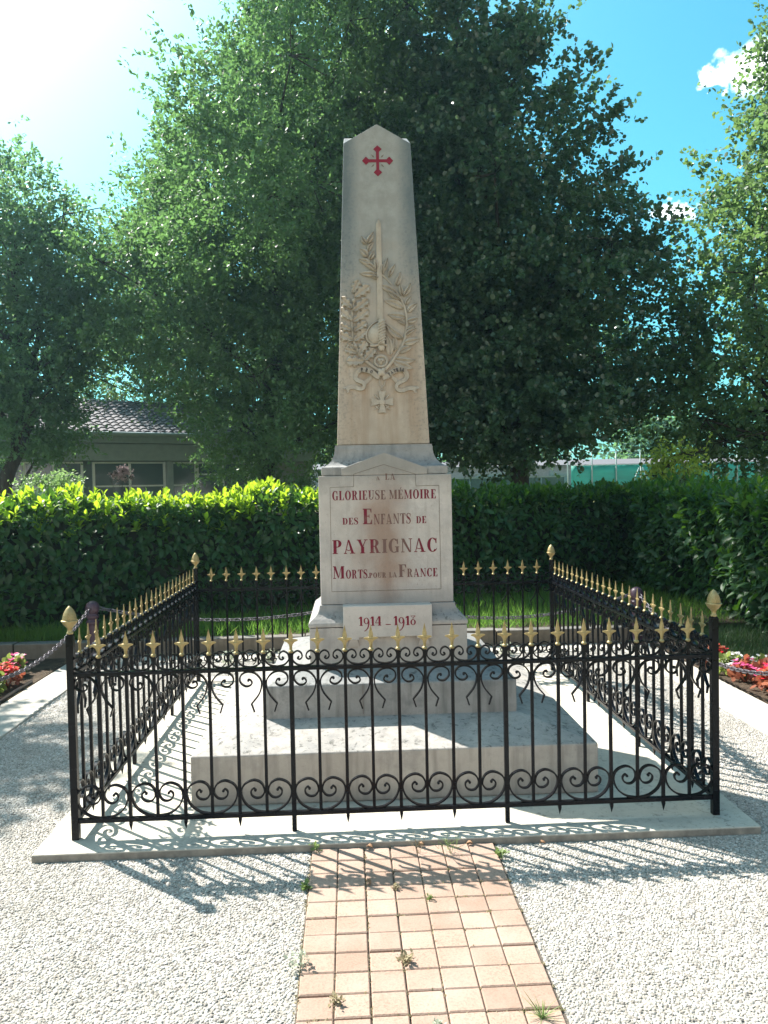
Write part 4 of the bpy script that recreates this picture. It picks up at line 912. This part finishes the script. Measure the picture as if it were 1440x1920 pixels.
tree('broadleaf_tree', 'blue-green tree at the left edge with a dark leaning trunk, before the building',
     [(-7.3, 11.0, -.05), (-7.1, 11.1, 1.8), (-6.7, 11.3, 3.2), (-7.0, 11.5, 6.5)],
     [((-7.9, 11.6, 5.4), (2.5, 2.2, 2.4)), ((-6.9, 11.3, 4.3), (1.5, 1.6, 1.4)), ((-7.5, 11.7, 7.0), (1.9, 1.8, 1.7)), ((-6.4, 11.7, 5.9), (1.0, 1.2, 1.2)), ((-6.9, 11.2, 3.0), (1.1, 1.0, .8)), ((-6.5, 11.3, 3.5), (1.0, 1.0, 1.1))],
     M['treeC'], 430, 12, 16, .090, .40, 'quad', .20, seed=23, limbs=30, csz=.28, upb=.35, zcut=lambda C: ~((C[:, 0] > -5.75) & (C[:, 2] < 4.2)))
tree('broadleaf_tree', 'lighter green tree showing in the gap between the two left-hand trees',
     [(-6.6, 20.6, -.05), (-6.6, 20.6, 3), (-6.4, 20.6, 7)],
     [((-6.9, 20.6, 5.9), (2.4, 2.0, 2.7)), ((-5.2, 20.4, 6.0), (1.9, 1.8, 2.3)), ((-7.0, 20.6, 8.0), (1.4, 1.4, 1.5))],
     M['treeD'], 230, 11, 14, .11, .5, 'quad', .16, seed=24, limbs=16, csz=.34)
tree('broadleaf_tree', 'sparse olive-green tree at the right edge with sky showing through its twigs',
     [(8.9, 10.6, -.05), (8.8, 10.6, 3), (8.6, 10.7, 7), (8.5, 10.7, 11)],
     [((8.3, 10.4, 4.4), (2.5, 2.3, 2.4)), ((9.0, 10.6, 7.0), (2.0, 2.0, 1.9)), ((9.9, 10.8, 9.8), (1.5, 1.6, 1.8)), ((7.7, 10.2, 3.2), (2.0, 1.9, 1.4))],
     M['treeD'], 520, 11, 14, .088, .42, 'round', .2, seed=25, limbs=40, csz=.28, upb=.2, zcut=lambda C: (C[:, 0] > 8.0) | (rng.random(len(C)) < .5))
tree('broadleaf_tree', 'tree standing beyond the left edge, dappling the gravel with shade',
     [(-8.8, 2.8, -.05), (-8.6, 2.8, 2), (-8.3, 2.8, 5)],
     [((-8.2, 2.9, 5.4), (2.5, 1.05, 1.5))],
     M['treeC'], 170, 10, 14, .10, .36, 'quad', .18, seed=26, limbs=14, csz=.26)
tree('broadleaf_tree', 'dark thicket tree filling the gap behind the obelisk shaft',
     [(.8, 17, -.05), (.8, 17, 3), (.7, 17, 7), (.7, 17, 11)],
     [((.6, 17, 5.2), (3.4, 1.6, 3.6)), ((.6, 17, 9.6), (3.0, 1.6, 3.6)), ((5.6, 17.5, 4.6), (3.0, 1.4, 1.8))],
     M['treeB'], 460, 11, 13, .13, .5, 'round', .22, seed=27, limbs=16, csz=.40, zmin=2.8)
tree('small_shrub_tree', 'small sunlit yellow-green creeper-clad shrub behind the right end of the hedge',
     [(5.2, 7.7, -.05), (5.2, 7.7, 1), (5.15, 7.7, 1.9)], [((5.2, 7.7, 1.75), (.28, .26, .40)), ((5.08, 7.6, 1.4), (.25, .25, .3))],
     M['yellowbush'], 34, 9, 10, .07, .22, 'quad', .05, cat='shrub', limbs=8, csz=.10, seed=28)
tree('bush', 'rounded light green bush in front of the building windows',
     [(-4.2, 5.6, -.05), (-4.2, 5.6, .6), (-4.2, 5.6, 1.2)], [((-4.2, 5.6, 1.58), (.36, .34, .26)), ((-4.2, 5.6, 1.25), (.34, .34, .35))],
     M['bush'], 60, 10, 10, .042, .11, 'quad', .05, cat='bush', limbs=8, csz=.06, seed=29, upb=.7)
tree('ball_tree', 'small clipped ball-headed shrub with grey-pink leaves on a thin stem',
     [(-5.05, 12.1, -.05), (-5.05, 12.1, .9), (-5.05, 12.1, 1.85)], [((-5.05, 12.1, 2.0), (.20, .18, .12))],
     M['pinkbush'], 26, 8, 8, .035, .06, 'quad', .022, cat='shrub', limbs=6, csz=.03, seed=30, shell=.1)

# ------------------------------------------------------------------ building behind the left trees
t = NT('grey_render'); n = t.noise(2, 5); M['render'] = t.done(t.mix(n, (.13, .17, .185), (.18, .225, .24)), .9, t.bump(t.noise(60, 4), .2, .004))
M['fascia'] = simple('pale_fascia', (.25, .30, .31), .8, .06); M['frame'] = simple('pale_window_frame', (.62, .66, .66), .5, .04, bump=0)
t = NT('window_glass'); n = t.noise(1.2, 4); M['glass'] = t.done(t.mix(n, (.05, .08, .085), (.11, .15, .155)), .08, spec=.8)
t = NT('roof_tiles'); g = t.n('ShaderNodeNewGeometry'); n = t.noise(3, 5); M['tile'] = t.done(t.mix(n, (.075, .070, .078), (.125, .115, .122)), .85)
M['brickwall'] = simple('pale_blockwork', (.22, .23, .22), .9, .1)
ba = R(31); bld = thing('pavilion_building', 'single-storey grey building with a tiled roof and wide gridded windows behind the hedge', 'building', (-9.0, 14.8, -.07), ba)
FZ = 3.56
MB().box(-3.0, 9.0, .25, 6, 0, 2.984).build('wall', M['render'], bld)
MB().box(-3.2, 9.2, -.35, 6.1, 2.985, 3.2).build('fascia', M['fascia'], bld, bevel=.01)
MB().box(-3.2, 9.2, -.20, .24, 2.52, 2.97).build('lintel_band', M['fascia'], bld, bevel=.01)
# corrugated tile roof
rf = MB(); nx = 150; x0, x1 = -1.6, 9.3; rows_ = 12; vs = []; fs = []
for j in range(rows_):
    for half in (0, 1):
        for i in range(nx+1):
            x = x0+(x1-x0)*i/nx; f = (j+half)/rows_; z = 3.24+f*1.15+.045*abs(math.sin(i*PI/3))+(.03 if half == 0 else 0); vs.append((x, -.55+f*3.0, z))
m_ = nx+1
for j in range(rows_*2-1):
    for i in range(nx): fs.append((j*m_+i, j*m_+i+1, (j+1)*m_+i+1, (j+1)*m_+i))
rf.add(vs, fs); rf.add([(x0, -.5, 3.205), (x1, -.5, 3.205), (x1, 5.6, 3.205), (x0, 5.6, 3.205), (x0, 2.45, 4.38), (x1, 2.45, 4.38)], [(0, 1, 2, 3), (0, 4, 5, 1), (3, 2, 5, 4), (0, 3, 4), (1, 5, 2)])
roof = rf.build('roof', M['tile'], bld)
MB().tube([(-3.2, -.62, 3.20), (9.2, -.62, 3.20)], .06, 8).build('gutter', M['fascia'], bld, smooth=True)
def window(xa, xb, nv, hz):
    w = MB()
    for z in hz: w.box(xa, xb, .14, .22, z-.022, z+.022)
    for i in range(nv+1): x = xa+(xb-xa)*i/nv; w.box(x-.028, x+.028, .13, .23, .3, 2.5)
    f = w.build('window', M['frame'], bld); MB().box(xa, xb, .185, .20, .3, 2.48).build('pane', M['glass'], f)
window(-2.6, -.3, 2, (.32, 1.2, 2.48)); window(.1, 2.2, 3, (.32, 1.2, 1.85, 2.48)); window(2.5, 4.4, 2, (.32, 1.25, 1.85, 2.48)); window(4.62, 5.3, 1, (.32, 1.25, 1.85, 2.48)); window(5.36, 6.9, 2, (.32, 1.05, 1.6, 2.15, 2.48)); window(6.96, 7.6, 1, (.32, 1.25, 1.85, 2.48))
MB().box(4.43, 4.59, -.05, .24, 0, 2.52).build('pillar', M['fascia'], bld); MB().box(7.7, 9.0, .10, .245, 0, 2.5).build('block_wall', M['brickwall'], bld)
for x in (-1.0,): MB().tube([(x, -.3, 0), (x, -.3, 2.98)], .045, 8).build('downpipe', M['fascia'], bld, smooth=True)
# flower pots by the facade
M['terracotta'] = simple('grey_pot', (.16, .17, .18), .8); M['pinkfl'] = simple('pink_petals', (.50, .10, .16), .6, .2, 30)
for lab, x, y in (('grey pot of pink geraniums by the building, left of the light green bush', -6.6, 10.6), ('grey pot of pink geraniums left of the tree trunk behind the hedge', -3.45, 12.9), ('grey pot of pink geraniums nearer the tree trunk behind the hedge', -2.75, 13.3)):
    r_ = thing('flower_pot', lab, 'flower pot', (x, y, -.07), 0, 'potted geraniums before the building'); MB().lathe([(.14, 0), (.20, .5), (.22, 1.05), (.24, 1.08), (.22, 1.10)], 16).build('pot', M['terracotta'], r_, smooth=True)
    q = rng.normal(size=(120, 3))*np.array([.13, .13, .08])+np.array([0, 0, 1.22]); leaves('foliage', q, rng.normal(size=(120, 3)), np.full(120, .07), M['bush'], 'round', r_)
    q = rng.normal(size=(70, 3))*np.array([.12, .12, .07])+np.array([0, 0, 1.36]); leaves('flowers', q, rng.normal(size=(70, 3)), np.full(70, .05), M['pinkfl'], 'round', r_)

# ------------------------------------------------------------------ sports ground on the right
t = NT('green_windbreak'); n = t.noise(1, 4, vec=t.scaled((.5, .5, 2))); M['tarp'] = t.done(t.mix(t.ramp(n, .3, .7), (.0, .155, .115), (.005, .26, .20)), .6)
M['steel'] = simple('galvanised_post', (.17, .24, .22), .5, .1); M['greyhall'] = simple('grey_cladding', (.17, .20, .22), .8, .1)
sheet('court', 6, 30, 31.5, 46, 1.155, simple('pale_court', (.42, .37, .28), .9, .08))
fe = thing('windbreak_fence', 'tall ball-court fence hung with a bright green windbreak', 'fence', (14.3, 35, 1.15), R(-2))
for i in range(9):
    MB().tube([(-3.2+i*1.25, 0, 0), (-3.2+i*1.25, 0, 2.1)], .035, 8).build('post', M['steel'], fe, smooth=True)
tp = []; ft = []; nx = 40
for i in range(nx+1):
    for j in range(5): tp.append((-3.0+9.6*i/nx, .07+.05*math.sin(i*1.1+j*.7), 0.02+j*.34))
for i in range(nx):
    for j in range(4): ft.append((i*5+j, i*5+5+j, i*5+6+j, i*5+j+1))
o = fast('windbreak', tp, ft, M['tarp'], fe, True); sm = o.modifiers.new('s', 'SOLIDIFY'); sm.thickness = .01
mesh_bars = MB()
for z in (.03, 1.40, 2.08): mesh_bars.tube([(-3.2, 0, z), (6.8, 0, z)], .025, 6)
mesh_bars.build('rails', M['steel'], fe, smooth=True)
sf_ = thing('swing_frame', 'thin metal A-frame standing in front of the green windbreak', 'frame', (13.6, 31.6, 1.16), 0)
for x in (-.55, .55):
    MB().tube([(x, 0, 0), (x*.15, 0, 1.15)], .03, 6).build('leg', M['steel'], sf_, smooth=True)
MB().tube([(0, 0, 0), (0, 0, 1.2)], .03, 6).build('pole', M['steel'], sf_, smooth=True)
hall = thing('sports_hall', 'long low grey hall beyond the playing field', 'building', (8, 52, 1.1), 0)
MB().box(-14, 26, 0, 8, 0, 1.9).build('wall', M['greyhall'], hall); MB().add([(-14.4, -.5, 1.9), (26.4, -.5, 1.9), (26.4, 8.5, 1.9), (-14.4, 8.5, 1.9), (-14.4, 4, 2.4), (26.4, 4, 2.4)], [(0, 3, 2, 1), (0, 1, 5, 4), (2, 3, 4, 5), (0, 4, 3), (1, 2, 5)]).build('roof', M['tile'], hall)
for i in range(6):
    x = -10+i*5.5; f = MB().box(x, x+2.2, -.06, -.01, .3, 1.5).build('window', M['glass'], hall)
pe = thing('mesh_fence', 'low steel mesh fence with a pale top rail left of the green windbreak', 'fence', (3.2, 31, 1.14), 0)
for i in range(7): MB().tube([(i*1.1, 0, 0), (i*1.1, 0, .85)], .03, 6).build('post', M['steel'], pe, smooth=True)
MB().box(0, 6.6, -.03, .03, .80, .85).build('top_rail', M['steel'], pe); MB().box(0, 6.6, .01, .016, .05, .79).build('mesh_panel', simple('dark_mesh', (.05, .10, .09), .8), pe)
# distant tree line round the field
for i, (x, y, w_, hh) in enumerate(((-26, 60, 9, 6), (-12, 66, 8, 5), (0, 70, 9, 5.5), (14, 68, 9, 5), (27, 62, 8, 6.5), (38, 58, 9, 7))):
    labs = ('distant tree far left behind the grey building', 'distant tree behind the left-hand tall tree', 'distant tree straight behind the obelisk', 'distant tree behind the long grey hall', 'distant tree right of the green windbreak', 'distant tree at the far right of the field')
    tree('distant_tree', labs[i], [(x, y, -.05), (x, y, 2), (x, y, hh)], [((x, y, hh*.62), (w_*.62, 2.5, hh*.55))], M['treeC'], 90, 9, 8, .34, .9, 'round', .3, seed=60+i, limbs=6, csz=.7)
# ------------------------------------------------------------------ grass, weeds, flowers
rng = np.random.default_rng(5)
def grass_blades(n, xr, yf, z, ln, name, label, lean=.45, mat='grass'):
    x = rng.uniform(*xr, n); u = rng.uniform(0, 1, n); lo, hi = yf(x); y = lo+u*(hi-lo); P = np.stack([x, y, np.full(n, z)], 1)
    D = np.array([0, 0, 1.0])+rng.normal(size=(n, 3))*lean; D[:, 2] = np.abs(D[:, 2])+.2
    return tag(leaves(name, P, D, ln*rng.uniform(.5, 1.4, n), M[mat], 'blade', None, face=rng.normal(size=(n, 3)), smooth=False), label, 'grass', kind='stuff')
grass_blades(26000, (-5.5, 3.9), lambda x: (np.full_like(x, 2.84), np.minimum(3.17+(x+3.5)*.369+.1, 6)), .12, .13, 'grass', 'long lush grass between the mossy kerb and the hedge')
grass_blades(26000, (3.05, 3.95), lambda x: (np.full_like(x, -1.5), np.full_like(x, 2.85)), .04, .09, 'lawn_grass_shaded', 'lawn grass coloured dark for shade between the flower bed and the right hedge', mat='lawn_grass_shaded')
def tuft(name, label, cat, x, y, z, n, ln, mat, kind='quad', spread=.5, h=.04, group=None):
    r_ = thing(name, label, cat, (x, y, z), 0, group); P = rng.normal(size=(n, 3))*np.array([h*.35, h*.35, 0]); P[:, 2] = rng.uniform(0, h, n)
    D = np.stack([rng.normal(size=n)*spread, rng.normal(size=n)*spread, rng.uniform(.1, 1, n)], 1)
    leaves('leaves', P, D, ln*.62*rng.uniform(.5, 1.2, n), mat, kind, r_, face=np.array([0, 0, 1.0])+rng.normal(size=(n, 3))*.4)
    sm_ = MB()
    for i in range(3): sm_.tube([(0, 0, -.005), (rng.normal()*h*.2, rng.normal()*h*.2, h*.9)], .0012, 4)
    sm_.build('stems', mat, r_); return r_
M['weed'] = leaf_mat('weed_leaves', (.08, .13, .035), (.15, .20, .06), .35, .6); M['dryweed'] = leaf_mat('dry_weed_leaves', (.16, .14, .08), (.26, .22, .13), .3, .7)
M['silver'] = leaf_mat('silver_weed_leaves', (.22, .25, .18), (.32, .34, .26), .3, .7)
gz = -.035; wg = 'small weeds growing in the paving joints'
W_ = [('spiky green weed on the brick path below the railing shadow', .2, -1.75, 40, .05, 'weed', .07), ('dry flower stalk weed beside the spiky green one', .06, -1.73, 34, .03, 'dryweed', .08),
      ('bright green rosette weed on the left edge of the brick path', -.425, -1.995, 26, .045, 'weed', .02), ('grey-green weed straggling over the left path edge near the bottom', -.415, -2.52, 60, .03, 'silver', .05),
      ('broad leafy weed at the right edge of the path by the slab shadow', .415, -1.80, 26, .045, 'weed', .03), ('grassy tuft at the bottom right corner of the path', .335, -2.84, 40, .07, 'weed', .01),
      ('silvery creeping weed at the bottom centre of the path', .015, -2.86, 80, .025, 'silver', .02), ('small yellowish weed in the middle of the path', .068, -2.13, 26, .025, 'weed', .02),
      ('brown dead weed in the third joint, nearer the camera', -.055, -2.53, 50, .035, 'dryweed', .03), ('brown dead weed in the second joint, lower left', -.29, -2.73, 34, .03, 'dryweed', .03),
      ('tiny dry weed in the third joint just under the fence shadow', -.06, -2.03, 40, .022, 'dryweed', .02), ('sprig of green at the left slab corner above the path', -.40, -1.665, 30, .03, 'weed', .03)]
for lab, x, y, n, ln, m_, h in W_: tuft('weed', lab, 'weed', x, y, gz+.006, n, ln*(1.6 if 'spiky' in lab or 'tuft' in lab else 1), M[m_], 'blade' if 'spiky' in lab or 'tuft' in lab or 'stalk' in lab else 'quad', .8, h, wg)
for i, (x, y, lab) in enumerate(((-1.35, 2.30, 'leafy weed clump against the mossy kerb behind the left railing'), (-1.0, 2.33, 'lower weed clump right of the leafy one against the mossy kerb'), (1.25, 2.32, 'weed clump against the mossy kerb behind the right railing'))):
    tuft('weed', lab, 'weed', x, y, -.03, 160, .05, M['silver'], 'quad', .9, .10, wg)
# moss and crumbs in the joints
n = 5200; jx = np.where(rng.random(n) < .65, -.413+.1168*rng.integers(0, 8, n), rng.uniform(-.41, .41, n)); jy = rng.uniform(-3.4, -1.66, n); fr = np.abs((jx+.413) % .1168) > .004
jy = np.where(fr, -1.656-.1145*np.round((-1.656-jy)/.1145), jy); P = np.stack([jx+rng.normal(0, .0035, n), jy+rng.normal(0, .003, n), np.full(n, -.030)], 1)
keep = rng.random(n) < (.25+.75*(np.sin(P[:, 0]*40)*np.sin(P[:, 1]*23) > .2)); P = P[keep]; n = len(P)
tag(leaves('joint_moss', P, np.array([0, 0, .7])+rng.normal(size=(n, 3)), rng.uniform(.005, .014, n), M['dryweed'], 'quad'), 'crumbs of dry moss and litter in the joints of the brick path', 'moss', kind='stuff')

# begonias
def petal_mat(name, c): return leaf_mat(name, tuple(x*.8 for x in c), c, .4, .5)
PM = {'red': petal_mat('red_petals', (.55, .03, .04)), 'pink': petal_mat('pink_petals_begonia', (.62, .10, .25)), 'white': petal_mat('white_petals', (.75, .70, .68)), 'orange': petal_mat('coral_petals', (.65, .14, .05)), 'magenta': petal_mat('magenta_petals', (.50, .03, .20))}
BM = {'bronze': leaf_mat('bronze_leaves', (.16, .045, .025), (.28, .10, .05), .4, .5), 'green': leaf_mat('begonia_leaves', (.09, .13, .025), (.16, .20, .05), .4, .5)}
def begonia(label, x, y, col, leaf, s=1.0, z=-.015, shade=None):
    r_ = thing('begonia', label, 'flower', (x, y, z), 0, 'begonias in the flower beds'); n = 95
    d = norm(rng.normal(size=(n, 3))); d[:, 2] = np.abs(d[:, 2]); P = d*np.array([.105, .105, .15])*s*rng.uniform(.5, 1, n)[:, None]; P[:, 2] += .03
    leaves('foliage', P, d+rng.normal(size=(n, 3))*.6, .055*s*rng.uniform(.6, 1.2, n), BM[leaf], 'round', r_, face=d+rng.normal(size=(n, 3))*.4)
    m = 24; ph = rng.uniform(0, 2*PI, m); rr = .105*s*np.sqrt(rng.uniform(0, 1, m)); C = np.stack([rr*np.cos(ph), rr*np.sin(ph), .155*s+.045*s*rng.uniform(-.9, 1, m)-rr*.35], 1)
    ii = np.repeat(np.arange(m), 5); an = np.tile(np.arange(5)*2*PI/5, m)+rng.uniform(0, 6, m)[ii]; D = np.stack([np.cos(an), np.sin(an), .35+0*an], 1)+rng.normal(size=(len(ii), 3))*.2
    leaves('flowers', C[ii], D, .028*s*rng.uniform(.8, 1.3, len(ii)), PM[col], 'round', r_, face=np.tile([0, 0, 1.0], (len(ii), 1)))
    st = MB()
    for i in range(6): a = rng.uniform(0, 6); st.tube([(0, 0, -.01), (.05*math.cos(a), .05*math.sin(a), .07), (.08*s*math.cos(a), .08*s*math.sin(a), .14*s)], .004, 5)
    st.build('stems', BM[leaf], r_)
L_ = [('red begonia at the far end of the left bed, under the chain', -3.12, 1.62, 'red', 'bronze'), ('pink begonia just nearer than the red one at the far end of the left bed', -3.16, 1.40, 'pink', 'green'),
      ('coral begonia at the back of the left bed, cut by the photo edge', -3.42, 1.50, 'orange', 'green'), ('red begonia at the front of the left bed beside the black edging', -3.10, 1.14, 'red', 'green'),
      ('magenta begonia nearest the camera in the left bed', -3.08, .90, 'magenta', 'green'), ('faint pink begonia in the shade beside the left kerb end', -3.22, 2.0, 'pink', 'green'), ('coral begonia behind the magenta one in the left bed', -3.34, 1.10, 'orange', 'bronze'), ('pink begonia beyond the left edge of the photo', -3.30, .7, 'pink', 'green')]
for l_ in L_: begonia(*l_)
Rr = [('dusky red begonia in shade at the far end of the right bed', 2.95, 1.55, 'red', 'bronze'), ('white begonia behind the chain next to the right front post', 2.93, 1.22, 'white', 'green'),
      ('pink and bronze begonia below the white one by the railings', 2.92, .98, 'pink', 'bronze'), ('white begonia in the middle of the right bed', 3.10, 1.02, 'white', 'green'),
      ('tall dark red begonia standing against the lawn', 3.26, 1.02, 'red', 'bronze', 1.15), ('magenta begonia half hidden behind the chain at the right', 3.20, .62, 'magenta', 'green'),
      ('large coral-bronze begonia in front of the chain on the right', 2.96, .62, 'red', 'bronze', 1.15), ('yellow-green begonia with few flowers at the right edge', 3.06, .38, 'white', 'green'), ('red begonia nearest the camera in the right bed', 2.95, .22, 'red', 'bronze', 1.1), ('coral begonia beyond the right edge of the photo', 3.1, -.05, 'orange', 'bronze'), ('pink begonia between the white pair in the right bed', 3.02, .84, 'pink', 'bronze')]
for l_ in Rr: begonia(*l_)
M['edging'] = simple('black_plastic_edging', (.02, .02, .025), .35, .1)
MB().box(-2.962, -2.954, -1.5, 1.72, -.06, .008).build('garden_edging', M['edging'], bevel=.003)
tag(bpy.data.objects['garden_edging'], 'thin black plastic edging along the left flower bed', 'edging')
n = 500; P = np.stack([rng.uniform(-2.97, -2.93, n)-rng.exponential(.01, n), rng.uniform(-1, 2.6, n), np.full(n, -.02)], 1)
tag(leaves('dry_litter', P, rng.normal(size=(n, 3))*np.array([1, 1, .3]), rng.uniform(.02, .05, n), M['dryweed'], 'blade'), 'dry grass litter caught along the left flower bed edging', 'litter', kind='stuff')

M['dead_leaf'] = leaf_mat('dead_leaves', (.16, .085, .045), (.26, .15, .08), .2, .7)
for lab, x, y in (('curled brown leaf lying against the slab edge at the second path joint', -.155, -1.668), ('curled brown leaf against the slab edge near the middle of the path', .075, -1.668), ('small brown leaf on the path right of the spiky weed', .295, -1.672),
                  ('tiny brown leaf on the third paver row of the path', -.17, -1.985), ('brown leaf on the gravel just right of the path', .62, -1.70)):
    r_ = thing('dead_leaf', lab, 'leaf', (x, y, -.018), random.uniform(0, 6), 'dead leaves on the paving')
    V0, F0 = LEAF['laurel']; mb = MB(); vs = [(a[0]*.034-.017, a[1]*.050, .003+a[2]*.05+(a[1]*a[1])*.16) for a in V0]
    mb.add(vs, [tuple(dict.fromkeys(f)) for f in F0]); o = mb.build('blade', M['dead_leaf'], r_, smooth=True); sm = o.modifiers.new('s', 'SOLIDIFY'); sm.thickness = .0008

# ------------------------------------------------------------------ haze volume added to imitate lens flare
hz = MB().box(-320, 320, -75, 510, -1.1, 17.5)
vmat = bpy.data.materials.new('air'); vmat.use_nodes = True; vt = vmat.node_tree; vt.nodes.clear()
vo = vt.nodes.new('ShaderNodeOutputMaterial'); vv = vt.nodes.new('ShaderNodeVolumePrincipled'); vt.links.new(vv.outputs[0], vo.inputs['Volume'])
vv.inputs['Color'].default_value = (.50, .86, 1, 1); vv.inputs['Density'].default_value = .0009; vv.inputs['Anisotropy'].default_value = .6
tag(hz.build('haze', vmat), 'thin haze volume added to imitate lens flare', 'haze', kind='stuff')
